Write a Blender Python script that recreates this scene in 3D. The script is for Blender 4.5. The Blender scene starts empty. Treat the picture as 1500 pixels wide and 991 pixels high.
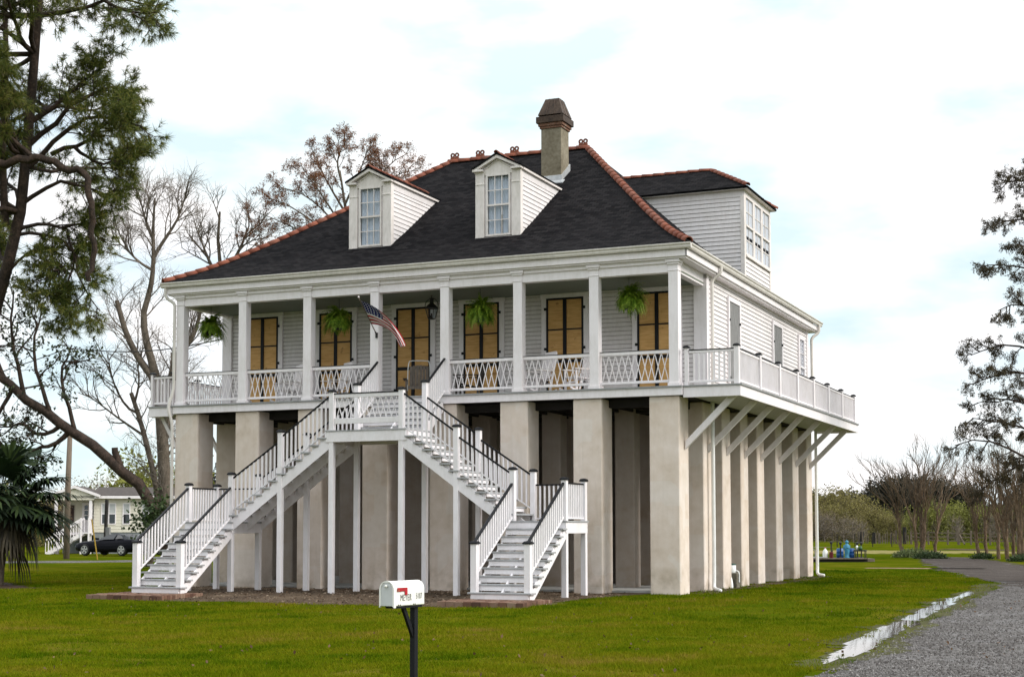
import bpy, math, random
import numpy as np
from mathutils import Vector, Matrix
R = math.radians
scene = bpy.context.scene
COL = scene.collection

# ------------------------------------------------------------------ camera
CAM = np.array([25.563, -35.697, 1.552]); YAW, PITCH, ROLL, FPX, SY = 0.40430, 0.06654, -0.00127, 2199.8, 131.73
_F = np.array([-math.sin(YAW)*math.cos(PITCH), math.cos(YAW)*math.cos(PITCH), math.sin(PITCH)])
_R = np.array([math.cos(YAW), math.sin(YAW), 0.0]); _U = np.cross(_R, _F)
_c, _s = math.cos(ROLL), math.sin(ROLL); _R, _U = _c*_R+_s*_U, -_s*_R+_c*_U
cam_d = bpy.data.cameras.new('camera'); cam = bpy.data.objects.new('camera', cam_d); COL.objects.link(cam)
cam_d.sensor_width = 36.0; cam_d.lens = 36.0*FPX/1500.0; cam_d.shift_y = SY/1500.0
cam_d.clip_start = 0.1; cam_d.clip_end = 6000
cam.matrix_world = Matrix(((_R[0], _U[0], -_F[0], CAM[0]), (_R[1], _U[1], -_F[1], CAM[1]), (_R[2], _U[2], -_F[2], CAM[2]), (0, 0, 0, 1)))
scene.camera = cam

def at(u, v, d):                      # a point seen at photo pixel (u, v), d metres deep
    return CAM + d*(_F + _R*(u-750)/FPX - _U*(v-495.5-SY)/FPX)

# ------------------------------------------------------------------ sky, sun, exposure
SUN_DIR = Vector((0.88, 0.04, 0.60)).normalized()
world = bpy.data.worlds.new('World'); scene.world = world; world.use_nodes = True
nt = world.node_tree; nt.nodes.clear(); N = nt.nodes; L = nt.links
out = N.new('ShaderNodeOutputWorld'); bg = N.new('ShaderNodeBackground'); bg2 = N.new('ShaderNodeBackground')
sky = N.new('ShaderNodeTexSky'); sky.sky_type = 'NISHITA'; sky.sun_disc = False
sky.sun_elevation = math.asin(SUN_DIR.z); sky.sun_rotation = math.atan2(SUN_DIR.x, SUN_DIR.y)
sky.dust_density = 0.2; sky.ozone_density = 2.0
bg.inputs['Strength'].default_value = 0.15
L.new(sky.outputs[0], bg.inputs['Color'])
tc = N.new('ShaderNodeTexCoord'); mp = N.new('ShaderNodeMapping'); mp.inputs['Scale'].default_value = (1.0, 1.0, 2.6)
mp.inputs['Location'].default_value = (0.35, 0.2, 0.12)
L.new(tc.outputs['Generated'], mp.inputs['Vector'])
nz = N.new('ShaderNodeTexNoise'); nz.inputs['Scale'].default_value = 4.2; nz.inputs['Detail'].default_value = 6; nz.inputs['Roughness'].default_value = 0.52
L.new(mp.outputs[0], nz.inputs['Vector'])
rp = N.new('ShaderNodeValToRGB'); rp.color_ramp.elements[0].position = 0.40; rp.color_ramp.elements[0].color = (0.72, 0.72, 0.72, 1)
rp.color_ramp.elements[1].position = 0.50; rp.color_ramp.elements[1].color = (1, 1, 1, 1)
L.new(nz.outputs[0], rp.inputs[0])
nz2 = N.new('ShaderNodeTexNoise'); nz2.inputs['Scale'].default_value = 7; nz2.inputs['Detail'].default_value = 5
L.new(mp.outputs[0], nz2.inputs['Vector'])
rp2 = N.new('ShaderNodeValToRGB'); rp2.color_ramp.elements.new(0.5)
for e, (p_, c_) in zip(rp2.color_ramp.elements, ((0.37, (0.68, 0.83, 0.89, 1)), (0.48, (0.88, 0.95, 0.975, 1)), (0.56, (1.03, 1.01, 1.01, 1)))): e.position = p_; e.color = c_
L.new(nz2.outputs[0], rp2.inputs[0])
L.new(rp2.outputs[0], bg2.inputs['Color'])
sxyz = N.new('ShaderNodeSeparateXYZ'); L.new(tc.outputs['Generated'], sxyz.inputs[0])           # an overcast sky is brightest overhead
ovc = N.new('ShaderNodeMapRange'); ovc.inputs[1].default_value = 0.25; ovc.inputs[2].default_value = 1.0; ovc.inputs[3].default_value = 1.09; ovc.inputs[4].default_value = 2.1
L.new(sxyz.outputs[2], ovc.inputs[0]); L.new(ovc.outputs[0], bg2.inputs['Strength'])
mx = N.new('ShaderNodeMixShader'); L.new(rp.outputs[0], mx.inputs[0]); L.new(bg.outputs[0], mx.inputs[1]); L.new(bg2.outputs[0], mx.inputs[2])
L.new(mx.outputs[0], out.inputs['Surface'])
sun_d = bpy.data.lights.new('sun', 'SUN'); sun = bpy.data.objects.new('sun', sun_d); COL.objects.link(sun)
sun_d.energy = 2.8; sun_d.angle = R(22); sun_d.color = (1.0, 0.955, 0.89)
sun.rotation_euler = (-SUN_DIR).to_track_quat('-Z', 'Y').to_euler(); sun.location = (40, -20, 40)
scene.view_settings.view_transform = 'Standard'; scene.view_settings.look = 'None'
scene.view_settings.exposure = 0.12; scene.view_settings.gamma = 1.0; scene.view_settings.use_curve_mapping = False

# ------------------------------------------------------------------ materials
MATS = {}
class NG:                              # small node helper
    def __init__(s, name):
        m = bpy.data.materials.new(name); m.use_nodes = True; s.m = m; s.t = m.node_tree; s.t.nodes.clear()
        s.out = s.n('ShaderNodeOutputMaterial'); s.b = s.n('ShaderNodeBsdfPrincipled'); s.l(s.b.outputs[0], s.out.inputs['Surface'])
        MATS[name] = m
    def n(s, t, **k):
        x = s.t.nodes.new(t)
        for a, v in k.items(): setattr(x, a, v)
        return x
    def l(s, a, b): s.t.links.new(a, b)
    def coord(s, kind='Object', scale=(1, 1, 1)):
        c = s.n('ShaderNodeTexCoord'); m = s.n('ShaderNodeMapping'); m.inputs['Scale'].default_value = scale
        s.l(c.outputs[kind], m.inputs['Vector']); return m.outputs[0]
    def noise(s, vec, scale, detail=4, rough=0.55):
        x = s.n('ShaderNodeTexNoise'); x.inputs['Scale'].default_value = scale; x.inputs['Detail'].default_value = detail; x.inputs['Roughness'].default_value = rough
        s.l(vec, x.inputs['Vector']); return x.outputs[0]
    def ramp(s, fac, stops):
        r = s.n('ShaderNodeValToRGB'); e = r.color_ramp.elements
        while len(e) < len(stops): e.new(0.5)
        for i, (p, c) in enumerate(stops): e[i].position = p; e[i].color = tuple(c)+(1,) if len(c) == 3 else c
        s.l(fac, r.inputs[0]); return r.outputs[0]
    def mix(s, fac, a, b, mode='MIX'):
        x = s.n('ShaderNodeMix', data_type='RGBA', blend_type=mode)
        for sock, v in ((x.inputs[0], fac), (x.inputs[6], a), (x.inputs[7], b)):
            if hasattr(v, 'is_linked') or hasattr(v, 'links'): s.l(v, sock)
            elif isinstance(v, (int, float)): sock.default_value = v
            else: sock.default_value = tuple(v)+(1,) if len(v) == 3 else v
        return x.outputs[2]
    def bump(s, h, strength=0.3, dist=0.01):
        x = s.n('ShaderNodeBump'); x.inputs['Strength'].default_value = strength; x.inputs['Distance'].default_value = dist
        s.l(h, x.inputs['Height']); s.l(x.outputs[0], s.b.inputs['Normal'])
    def fin(s, color=None, rough=0.6, spec=0.4, metal=0.0):
        if color is not None:
            if hasattr(color, 'links'): s.l(color, s.b.inputs['Base Color'])
            else: s.b.inputs['Base Color'].default_value = tuple(color)+(1,)
        s.b.inputs['Roughness'].default_value = rough; s.b.inputs['Specular IOR Level'].default_value = spec; s.b.inputs['Metallic'].default_value = metal
        return s.m

def C3(c, k): return tuple(min(1, x*k) for x in c)
def plain(name, c, rough=0.6, var=0.12, scale=3.0, bump=0.0, bscale=80, spec=0.4, metal=0.0, c2=None, vscale=(1, 1, 1)):
    g = NG(name); v = g.coord('Object', vscale); n1 = g.noise(v, scale, 6, 0.62)
    col = g.ramp(n1, [(0.3, C3(c, 1-var) if c2 is None else c2), (0.62, C3(c, 1+var*0.4))])
    if bump: g.bump(g.noise(v, bscale, 3), bump, 0.006)
    return g.fin(col, rough, spec, metal)

def paint_white(name, c, dirt, k=0.5, rough=0.5):
    g = NG(name); v = g.coord('Object'); vs = g.coord('Object', (1.2, 1.2, 0.35))
    n1 = g.noise(v, 1.1, 6, 0.65); n2 = g.noise(vs, 9, 5, 0.7)
    f = g.mix(0.5, n1, n2); f2 = g.ramp(f, [(0.36, (k, k, k)), (0.56, (0, 0, 0))])
    g.bump(g.noise(v, 120, 2), 0.08, 0.003)
    return g.fin(g.mix(f2, c, dirt), rough, 0.35)
M_WHITE = paint_white('white_paint', (0.825, 0.775, 0.79), (0.58, 0.53, 0.50), 0.4)
M_STAIRW = paint_white('stair_white_paint', (0.85, 0.81, 0.83), (0.60, 0.56, 0.53), 0.38)
M_SIDING = paint_white('siding_paint', (0.74, 0.70, 0.70), (0.52, 0.47, 0.43), 0.45, 0.6)
M_TRIMOLD = paint_white('weathered_white_paint', (0.78, 0.72, 0.69), (0.48, 0.44, 0.39), 0.6, 0.6)
M_GUTTER = paint_white('gutter_metal', (0.70, 0.655, 0.61), (0.42, 0.40, 0.35), 0.5, 0.4)
M_BLACK = plain('black_paint', (0.008, 0.008, 0.010), 0.5, 0.3, 6, spec=0.22)
M_IRON = plain('dark_iron', (0.018, 0.016, 0.015), 0.5, 0.3, 12)
M_TREAD = plain('grey_tread_boards', (0.36, 0.36, 0.365), 0.7, 0.25, 5, 0.1)
M_DECK = plain('grey_porch_boards', (0.30, 0.30, 0.30), 0.7, 0.25, 4, 0.1)
M_SOFFIT = paint_white('soffit_paint', (0.50, 0.51, 0.47), (0.36, 0.36, 0.32), 0.5, 0.7); M_CEIL = paint_white('green_grey_ceiling_paint', (0.17, 0.19, 0.15), (0.13, 0.14, 0.11), 0.5, 0.7)
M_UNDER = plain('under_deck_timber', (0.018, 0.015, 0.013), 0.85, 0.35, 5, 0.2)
M_GAP = plain('grimy_board_gap', (0.17, 0.145, 0.12), 0.9, 0.4, 2)  # strip under each board: lap shadow painted dark, with some brown grime
M_SHUTTER = plain('weathered_grey_boards', (0.21, 0.205, 0.20), 0.8, 0.4, 4, 0.2, 40, c2=(0.10, 0.10, 0.10), vscale=(9, 9, 0.7))
M_WOOD = plain('weathered_chair_wood', (0.17, 0.14, 0.115), 0.8, 0.4, 5, 0.2, 60, vscale=(6, 6, 1))
M_DARKWOOD = plain('dark_chair_wood', (0.055, 0.042, 0.036), 0.7, 0.4, 5)
M_CURTAIN = plain('white_curtain', (0.86, 0.87, 0.90), 0.9, 0.08, 5)
M_LEAD = plain('grey_flashing', (0.50, 0.51, 0.52), 0.45, 0.2, 5, metal=0.3)
M_CONC = plain('grey_concrete', (0.33, 0.325, 0.31), 0.85, 0.25, 2, 0.2)
M_PVC = plain('white_plastic_pipe', (0.78, 0.78, 0.76), 0.4, 0.08, 5)
M_RED = plain('red_flag_paint', (0.42, 0.012, 0.02), 0.4, 0.25, 9)

def stucco(name='pier_stucco', k=1.0):
    g = NG(name); v = g.coord('Object')
    n1 = g.noise(v, 0.75, 7, 0.62); n2 = g.noise(v, 3.4, 5, 0.6); f = g.mix(0.42, n1, n2)
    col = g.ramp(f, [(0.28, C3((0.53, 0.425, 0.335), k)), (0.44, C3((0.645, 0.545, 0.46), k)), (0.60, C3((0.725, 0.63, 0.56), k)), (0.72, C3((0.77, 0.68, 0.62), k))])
    sep = g.n('ShaderNodeSeparateXYZ'); c = g.n('ShaderNodeTexCoord'); g.l(c.outputs['Object'], sep.inputs[0])
    mr = g.n('ShaderNodeMapRange'); mr.inputs[1].default_value = 0.85; mr.inputs[2].default_value = -0.05; g.l(sep.outputs[2], mr.inputs[0])
    nn = g.noise(v, 2.3, 4); mm = g.n('ShaderNodeMath', operation='MULTIPLY'); g.l(mr.outputs[0], mm.inputs[0])
    rr = g.ramp(nn, [(0.44, (0, 0, 0)), (0.70, (0.8, 0.8, 0.8))]); g.l(rr, mm.inputs[1])
    col = g.mix(mm.outputs[0], col, (0.235, 0.17, 0.095))
    st = g.noise(g.coord('Object', (5, 5, 0.35)), 2.0, 5, 0.65); col = g.mix(g.ramp(st, [(0.52, (0, 0, 0)), (0.72, (0.20, 0.20, 0.20))]), col, C3((0.44, 0.38, 0.30), k))
    vb = g.n('ShaderNodeTexVoronoi', distance='CHEBYCHEV'); vb.inputs['Scale'].default_value = 1.3; g.l(v, vb.inputs['Vector']); bw = g.n('ShaderNodeRGBToBW'); g.l(vb.outputs['Color'], bw.inputs[0])
    col = g.mix(g.ramp(bw.outputs[0], [(0.60, (0, 0, 0)), (0.63, (0.24*k*k,)*3)]), col, C3((0.74, 0.71, 0.68), k))
    g.bump(g.noise(v, 90, 4), 0.25, 0.008)
    return g.fin(col, 0.9, 0.2)
M_STUCCO = stucco(); M_RAWPIER = stucco('raw_grey_pier_render', 0.56)  # second is a darkened stucco copy, painting under-house shade on the inner piers

def shingles():
    g = NG('charcoal_shingles'); uv = g.coord('UV')
    b = g.n('ShaderNodeTexBrick'); g.l(uv, b.inputs['Vector'])
    for k, val in (('Scale', 1.0), ('Brick Width', 0.22), ('Row Height', 0.135), ('Mortar Size', 0.007), ('Mortar Smooth', 0.2), ('Bias', -0.1)): b.inputs[k].default_value = val
    b.offset = 0.5; b.offset_frequency = 2; b.squash = 1.0
    b.inputs['Color1'].default_value = (0.007, 0.007, 0.008, 1); b.inputs['Color2'].default_value = (0.024, 0.022, 0.023, 1); b.inputs['Mortar'].default_value = (0.002, 0.002, 0.002, 1)
    n1 = g.noise(uv, 0.7, 6, 0.6); n3 = g.noise(uv, 60, 2); n2 = g.noise(uv, 6, 3)
    col = g.mix(g.ramp(n1, [(0.35, (0, 0, 0)), (0.7, (0.45, 0.45, 0.45))]), b.outputs[0], (0.015, 0.014, 0.015))
    col = g.mix(g.ramp(n2, [(0.56, (0, 0, 0)), (0.72, (0.5, 0.5, 0.5))]), col, (0.012, 0.008, 0.007))
    h = g.mix(0.25, b.outputs['Fac'], n3); inv = g.n('ShaderNodeInvert'); g.l(h, inv.inputs['Color'])
    g.bump(inv.outputs[0], 0.6, 0.012)
    return g.fin(col, 1.0, 0.03)
M_ROOF = shingles()

def terracotta():
    g = NG('terracotta_tile'); v = g.coord('Object'); i = g.n('ShaderNodeNewGeometry')
    col = g.ramp(i.outputs['Random Per Island'], [(0.0, (0.16, 0.044, 0.024)), (0.55, (0.23, 0.070, 0.038)), (1.0, (0.19, 0.075, 0.05))])
    col = g.mix(g.ramp(g.noise(v, 7, 5), [(0.45, (0, 0, 0)), (0.7, (0.6, 0.6, 0.6))]), col, (0.13, 0.055, 0.04))
    return g.fin(col, 0.8, 0.3)
M_TERRA = terracotta()

def plywood():
    g = NG('plywood'); v = g.coord('Object', (1, 1, 7)); v2 = g.coord('Object')
    col = g.ramp(g.noise(v, 3, 6, 0.6), [(0.3, (0.50, 0.28, 0.095)), (0.52, (0.62, 0.36, 0.135)), (0.72, (0.68, 0.42, 0.18))])
    col = g.mix(g.ramp(g.noise(v2, 6, 2), [(0.66, (0, 0, 0)), (0.74, (0.6, 0.6, 0.6))]), col, (0.23, 0.11, 0.04))
    return g.fin(col, 0.75, 0.25)
M_PLY = plywood()

def stained(name, c1, c2, c3, sc=2.0, rough=0.85, metal=0.0, bark=False):
    g = NG(name); v = g.coord('Object')
    col = g.ramp(g.mix(0.4, g.noise(v, sc, 7, 0.65), g.noise(v, sc*7, 4)), [(0.34, c1), (0.5, c2), (0.66, c3)])
    g.bump(g.noise(g.coord('Object', (1, 1, .45)), 9, 6, .7) if bark else g.noise(v, 60, 3), 1.0 if bark else 0.25, 0.06 if bark else 0.008); return g.fin(col, rough, 0.25, metal)
M_CHIM = stained('chimney_stucco', (0.115, 0.095, 0.062), (0.20, 0.172, 0.122), (0.275, 0.245, 0.185), 1.6)
M_CHIMBRICK = stained('old_chimney_brick', (0.09, 0.06, 0.045), (0.19, 0.095, 0.06), (0.26, 0.23, 0.19), 3)
M_COPPER = stained('rusty_chimney_hood', (0.026, 0.016, 0.011), (0.062, 0.039, 0.026), (0.10, 0.068, 0.047), 2.0, 0.6)
M_BARK = stained('grey_brown_bark', (0.05, 0.04, 0.03), (0.115, 0.092, 0.07), (0.19, 0.155, 0.125), 3, bark=True)
M_PINEBARK = stained('dark_pine_bark', (0.014, 0.011, 0.009), (0.040, 0.027, 0.02), (0.095, 0.062, 0.046), 4, bark=True)
M_TWIG = plain('bare_twigs', (0.10, 0.080, 0.058), 0.9, 0.3, 3)
M_PALETWIG = plain('pale_bare_twigs', (0.19, 0.16, 0.135), 0.9, 0.3, 3)
M_MYRTLE = stained('tan_myrtle_bark', (0.085, 0.055, 0.033), (0.16, 0.105, 0.065), (0.25, 0.18, 0.12), 3, bark=True)
M_POLE = plain('utility_pole_wood', (0.15, 0.115, 0.085), 0.85, 0.35, 4, 0.2, vscale=(5, 5, 0.6))

def leafmat(name, stops, trans=0.25, rough=0.6, nscale=0.9):
    g = NG(name); i = g.n('ShaderNodeNewGeometry'); v = g.coord('Object'); n1 = g.noise(v, nscale, 3)
    f = g.mix(0.45, i.outputs['Random Per Island'], n1)
    col = g.ramp(f, stops); g.fin(col, rough, 0.25)
    t = g.n('ShaderNodeBsdfTranslucent'); g.l(col, t.inputs['Color'])
    m = g.n('ShaderNodeMixShader'); m.inputs[0].default_value = trans
    g.l(g.b.outputs[0], m.inputs[1]); g.l(t.outputs[0], m.inputs[2]); g.l(m.outputs[0], g.out.inputs['Surface'])
    return g.m
M_NEEDLE = leafmat('pine_needles', [(0.25, (0.030, 0.050, 0.010)), (0.48, (0.085, 0.115, 0.018)), (0.66, (0.18, 0.19, 0.035)), (0.85, (0.24, 0.18, 0.06))])
M_OAKLEAF = leafmat('dark_oak_leaves', [(0.25, (0.016, 0.022, 0.010)), (0.55, (0.038, 0.050, 0.020)), (0.85, (0.075, 0.085, 0.035))], 0.15)
M_CYPLEAF = leafmat('rusty_cypress_leaves', [(0.25, (0.12, 0.050, 0.026)), (0.5, (0.21, 0.092, 0.046)), (0.8, (0.28, 0.14, 0.07))], 0.3)
M_CYPLEAF2 = leafmat('olive_brown_cypress_leaves', [(0.25, (0.022, 0.018, 0.010)), (0.5, (0.055, 0.042, 0.018)), (0.8, (0.095, 0.074, 0.03))], 0.2)
M_PALM = leafmat('palm_fronds', [(0.25, (0.005, 0.012, 0.004)), (0.55, (0.014, 0.030, 0.008)), (0.85, (0.045, 0.07, 0.016))], 0.12, 0.7)
M_DEADPALM = leafmat('dead_palm_fronds', [(0.3, (0.03, 0.025, 0.016)), (0.7, (0.085, 0.068, 0.04))], 0.1)
M_FERN = leafmat('fern_fronds', [(0.22, (0.05, 0.12, 0.006)), (0.5, (0.15, 0.25, 0.018)), (0.74, (0.30, 0.40, 0.04)), (0.86, (0.30, 0.24, 0.07))], 0.3, 0.5, 5)
M_IVY = leafmat('ivy_leaves', [(0.25, (0.018, 0.035, 0.010)), (0.8, (0.055, 0.085, 0.024))], 0.15)
M_SHRUB = leafmat('grey_green_shrub_leaves', [(0.25, (0.06, 0.075, 0.022)), (0.55, (0.10, 0.135, 0.045)), (0.85, (0.19, 0.21, 0.09))], 0.2)
M_FARDARK = leafmat('far_dark_foliage', [(0.25, (0.010, 0.011, 0.008)), (0.55, (0.020, 0.020, 0.013)), (0.85, (0.038, 0.034, 0.020))], 0.1, 0.8, 0.25)
M_FAROLIVE = leafmat('far_olive_scrub', [(0.25, (0.12, 0.10, 0.045)), (0.55, (0.21, 0.18, 0.06)), (0.85, (0.29, 0.26, 0.075))], 0.3, 0.8, 0.25)
M_FARGREEN = leafmat('far_green_scrub', [(0.25, (0.11, 0.115, 0.025)), (0.55, (0.20, 0.21, 0.045)), (0.85, (0.28, 0.27, 0.07))], 0.3, 0.8, 0.25)
M_FARGREY = leafmat('far_grey_brush', [(0.25, (0.12, 0.09, 0.055)), (0.85, (0.24, 0.185, 0.115))], 0.1, 0.8, 0.25)

def grass_ground():
    g = NG('lawn_soil_and_grass'); v = g.coord('Object')
    n1 = g.noise(v, 0.13, 4, 0.6); n2 = g.noise(v, 0.9, 5, 0.65); n3 = g.noise(g.coord('Object', (1, 0.45, 1)), 26, 4, 0.7)
    f = g.mix(0.45, n1, n2)
    col = g.ramp(f, [(0.34, (0.028, 0.050, 0.001)), (0.46, (0.058, 0.080, 0.0015)), (0.56, (0.100, 0.100, 0.005)), (0.66, (0.14, 0.105, 0.02))])
    col = g.mix(g.ramp(n3, [(0.32, (0.62, 0.62, 0.62)), (0.6, (0, 0, 0))]), col, (0.030, 0.045, 0.006))
    g.bump(n3, 0.7, 0.03); return g.fin(col, 1.0, 0.0)
M_GRASS = grass_ground()
def blades():
    g = NG('grass_blades'); i = g.n('ShaderNodeNewGeometry'); v = g.coord('Object')
    big = g.noise(v, 0.17, 4, 0.6); mid = g.noise(g.coord('Object', (1, .8, 1)), 0.75, 5, 0.7); f = g.mix(0.52, big, mid); ct = g.n('ShaderNodeMath', operation='MULTIPLY_ADD'); g.l(f, ct.inputs[0]); ct.inputs[1].default_value = 1.95; ct.inputs[2].default_value = -0.465; f = g.mix(0.14, ct.outputs[0], i.outputs['Random Per Island'])
    sp = g.n('ShaderNodeSeparateXYZ'); cc = g.n('ShaderNodeTexCoord'); g.l(cc.outputs['Object'], sp.inputs[0]); mr = g.n('ShaderNodeMapRange'); g.l(sp.outputs[1], mr.inputs[0])      # drier, yellower turf by the road
    for k, q in ((1, -6.5), (2, -13.0), (3, 0.0), (4, 0.045)): mr.inputs[k].default_value = q
    ad = g.n('ShaderNodeMath', operation='ADD'); g.l(f, ad.inputs[0]); g.l(mr.outputs[0], ad.inputs[1]); f = ad.outputs[0]
    col = g.ramp(f, [(0.24, (0.018, 0.052, 0.0005)), (0.40, (0.054, 0.100, 0.0008)), (0.52, (0.122, 0.152, 0.003)), (0.66, (0.165, 0.160, 0.006)), (0.80, (0.23, 0.165, 0.03)), (0.95, (0.22, 0.13, 0.05))])
    g.fin(col, 0.9, 0.03); t = g.n('ShaderNodeBsdfTranslucent'); g.l(col, t.inputs['Color']); m = g.n('ShaderNodeMixShader'); m.inputs[0].default_value = 0.3
    g.l(g.b.outputs[0], m.inputs[1]); g.l(t.outputs[0], m.inputs[2]); g.l(m.outputs[0], g.out.inputs['Surface']); return g.m
M_BLADE = blades()
M_FIELD = leafmat('dry_yellow_field_grass', [(0.3, (0.10, 0.10, 0.010)), (0.6, (0.17, 0.14, 0.025)), (0.8, (0.21, 0.16, 0.045))], 0.0, 0.9, .2)

def gravel():
    g = NG('grey_gravel'); v = g.coord('Object'); vo = g.n('ShaderNodeTexVoronoi'); vo.inputs['Scale'].default_value = 17; g.l(v, vo.inputs['Vector'])
    vo2 = g.n('ShaderNodeTexVoronoi'); vo2.inputs['Scale'].default_value = 38; g.l(v, vo2.inputs['Vector'])
    bw = g.n('ShaderNodeRGBToBW'); g.l(vo.outputs['Color'], bw.inputs[0])
    c1 = g.ramp(bw.outputs[0], [(0.1, (0.03, 0.027, 0.026)), (0.5, (0.08, 0.073, 0.070)), (0.9, (0.22, 0.21, 0.21))])
    c2 = g.ramp(g.noise(v, 0.5, 6, 0.6), [(0.40, (0.042, 0.030, 0.022)), (0.60, (0.11, 0.097, 0.088))])
    col = g.mix(0.45, c1, c2)
    col = g.mix(g.ramp(g.noise(v, 1.1, 5), [(0.52, (0, 0, 0)), (0.75, (0.4, 0.4, 0.4))]), col, (0.22, 0.215, 0.22))
    h = g.mix(0.4, vo.outputs['Distance'], vo2.outputs['Distance']); g.bump(h, 0.9, 0.03)
    return g.fin(col, 0.85, 0.3)
M_GRAVEL = gravel()
M_STONE = leafmat('gravel_stone', [(.25, (.05, .043, .040)), (.45, (.092, .083, .078)), (.6, (.138, .127, .121)), (.78, (.26, .245, .235))], 0.0, .85, 3)
def soil(name, a, b, c):
    g = NG(name); v = g.coord('Object')
    col = g.ramp(g.mix(0.5, g.noise(v, 0.9, 6, 0.65), g.noise(v, 9, 5, 0.7)), [(0.33, a), (0.5, b), (0.68, c)])
    g.bump(g.noise(v, 14, 5, 0.7), 0.8, 0.04); return g.fin(col, 0.95, 0.15)
M_DIRT = soil('bare_brown_dirt', (0.042, 0.028, 0.018), (0.082, 0.056, 0.036), (0.17, 0.125, 0.085))
M_MUD = soil('wet_mud_and_grass', (0.028, 0.024, 0.012), (0.06, 0.058, 0.02), (0.10, 0.105, 0.03))
M_MULCH = soil('dark_mulch', (0.02, 0.013, 0.008), (0.045, 0.027, 0.017), (0.085, 0.05, 0.03))
M_DARKGRAVEL = soil('dark_brown_gravel', (0.026, 0.019, 0.015), (0.054, 0.042, 0.035), (0.10, 0.083, 0.073))
def water():
    g = NG('puddle_water'); v = g.coord('Object'); g.bump(g.noise(v, 5, 3), 0.03, 0.01); g.fin((0.02, 0.018, 0.014), 0.03, 0.9); g.b.inputs['IOR'].default_value = 1.5
    return g.m
M_WATER = water()
def bricks(name='red_brick_paving'):
    g = NG(name); v = g.coord('Object'); b = g.n('ShaderNodeTexBrick'); g.l(v, b.inputs['Vector'])
    for k, val in (('Scale', 1.0), ('Brick Width', 0.21), ('Row Height', 0.105), ('Mortar Size', 0.008)): b.inputs[k].default_value = val
    b.inputs['Color1'].default_value = (0.22, 0.085, 0.055, 1); b.inputs['Color2'].default_value = (0.32, 0.17, 0.115, 1); b.inputs['Mortar'].default_value = (0.16, 0.12, 0.09, 1)
    col = g.mix(g.ramp(g.noise(v, 6, 5), [(0.4, (0, 0, 0)), (0.7, (0.55, 0.55, 0.55))]), b.outputs[0], (0.34, 0.27, 0.21))
    g.bump(g.noise(v, 40, 3), 0.4, 0.01); return g.fin(col, 0.9, 0.2)
M_BRICK = bricks()
M_OLDBRICK = leafmat('old_dusty_brick', [(0.25, (0.085, 0.045, 0.032)), (0.5, (0.16, 0.085, 0.058)), (0.8, (0.24, 0.16, 0.115))], 0.0, 0.9, 3)
def glassmat(name, tint=(0.9, 0.95, 1.0), k=0.75, dark=None):
    g = NG(name); g.fin(dark or (0.02, 0.022, 0.025), 0.03, 0.8)
    if dark is None:
        t = g.n('ShaderNodeBsdfTransparent'); t.inputs[0].default_value = tint+(1,); m = g.n('ShaderNodeMixShader'); m.inputs[0].default_value = k
        g.l(g.b.outputs[0], m.inputs[1]); g.l(t.outputs[0], m.inputs[2]); g.l(m.outputs[0], g.out.inputs['Surface'])
    return g.m
M_GLASS = glassmat('window_glass', k=0.9); M_DARKGLASS = glassmat('dark_window_glass', dark=(0.012, 0.014, 0.016))
def flagmat():
    g = NG('flag_cloth'); c = g.n('ShaderNodeTexCoord'); sp = g.n('ShaderNodeSeparateXYZ'); g.l(c.outputs['UV'], sp.inputs[0])
    def mth(op, a, b=None):
        x = g.n('ShaderNodeMath', operation=op)
        for k, q in enumerate((a, b)):
            if q is None: continue
            if isinstance(q, (int, float)): x.inputs[k].default_value = q
            else: g.l(q, x.inputs[k])
        return x.outputs[0]
    u, v = sp.outputs[0], sp.outputs[1]
    st = mth('LESS_THAN', mth('MODULO', mth('MULTIPLY', v, 13.0), 2.0), 1.0)
    col = g.mix(st, (0.62, 0.60, 0.58), (0.34, 0.012, 0.02))
    can = mth('MULTIPLY', mth('LESS_THAN', u, 0.4), mth('GREATER_THAN', v, 6/13.0))
    su = mth('SUBTRACT', mth('MODULO', mth('MULTIPLY', u, 15.0), 1.0), 0.5); sv = mth('SUBTRACT', mth('MODULO', mth('MULTIPLY', v, 11.0), 1.0), 0.5)
    d = mth('ADD', mth('MULTIPLY', su, su), mth('MULTIPLY', sv, sv)); star = mth('LESS_THAN', d, 0.07)
    col = g.mix(can, col, g.mix(star, (0.010, 0.012, 0.085), (0.45, 0.45, 0.5)))
    g.fin(col, 0.8, 0.2); return g.m
M_FLAG = flagmat()

# ------------------------------------------------------------------ mesh helpers
ORG = {}
def setmesh(name, V, faces_flat, sizes, mat, uv=None, smooth=False):
    me = bpy.data.meshes.new(name); V = np.asarray(V, dtype=np.float32)
    me.vertices.add(len(V)); me.vertices.foreach_set('co', V.ravel())
    faces_flat = np.asarray(faces_flat, dtype=np.int32); sizes = np.asarray(sizes, dtype=np.int32)
    me.loops.add(len(faces_flat)); me.loops.foreach_set('vertex_index', faces_flat)
    me.polygons.add(len(sizes)); st = np.concatenate(([0], np.cumsum(sizes)[:-1])).astype(np.int32)
    me.polygons.foreach_set('loop_start', st)
    try: me.polygons.foreach_set('loop_total', sizes)
    except Exception: pass
    me.polygons.foreach_set('use_smooth', np.full(len(sizes), bool(smooth)))
    if uv is not None:
        ul = me.uv_layers.new(name='UVMap'); ul.data.foreach_set('uv', np.asarray(uv, dtype=np.float32).ravel())
    me.update(calc_edges=True); me.validate(); me.materials.append(mat)
    return me
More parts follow.
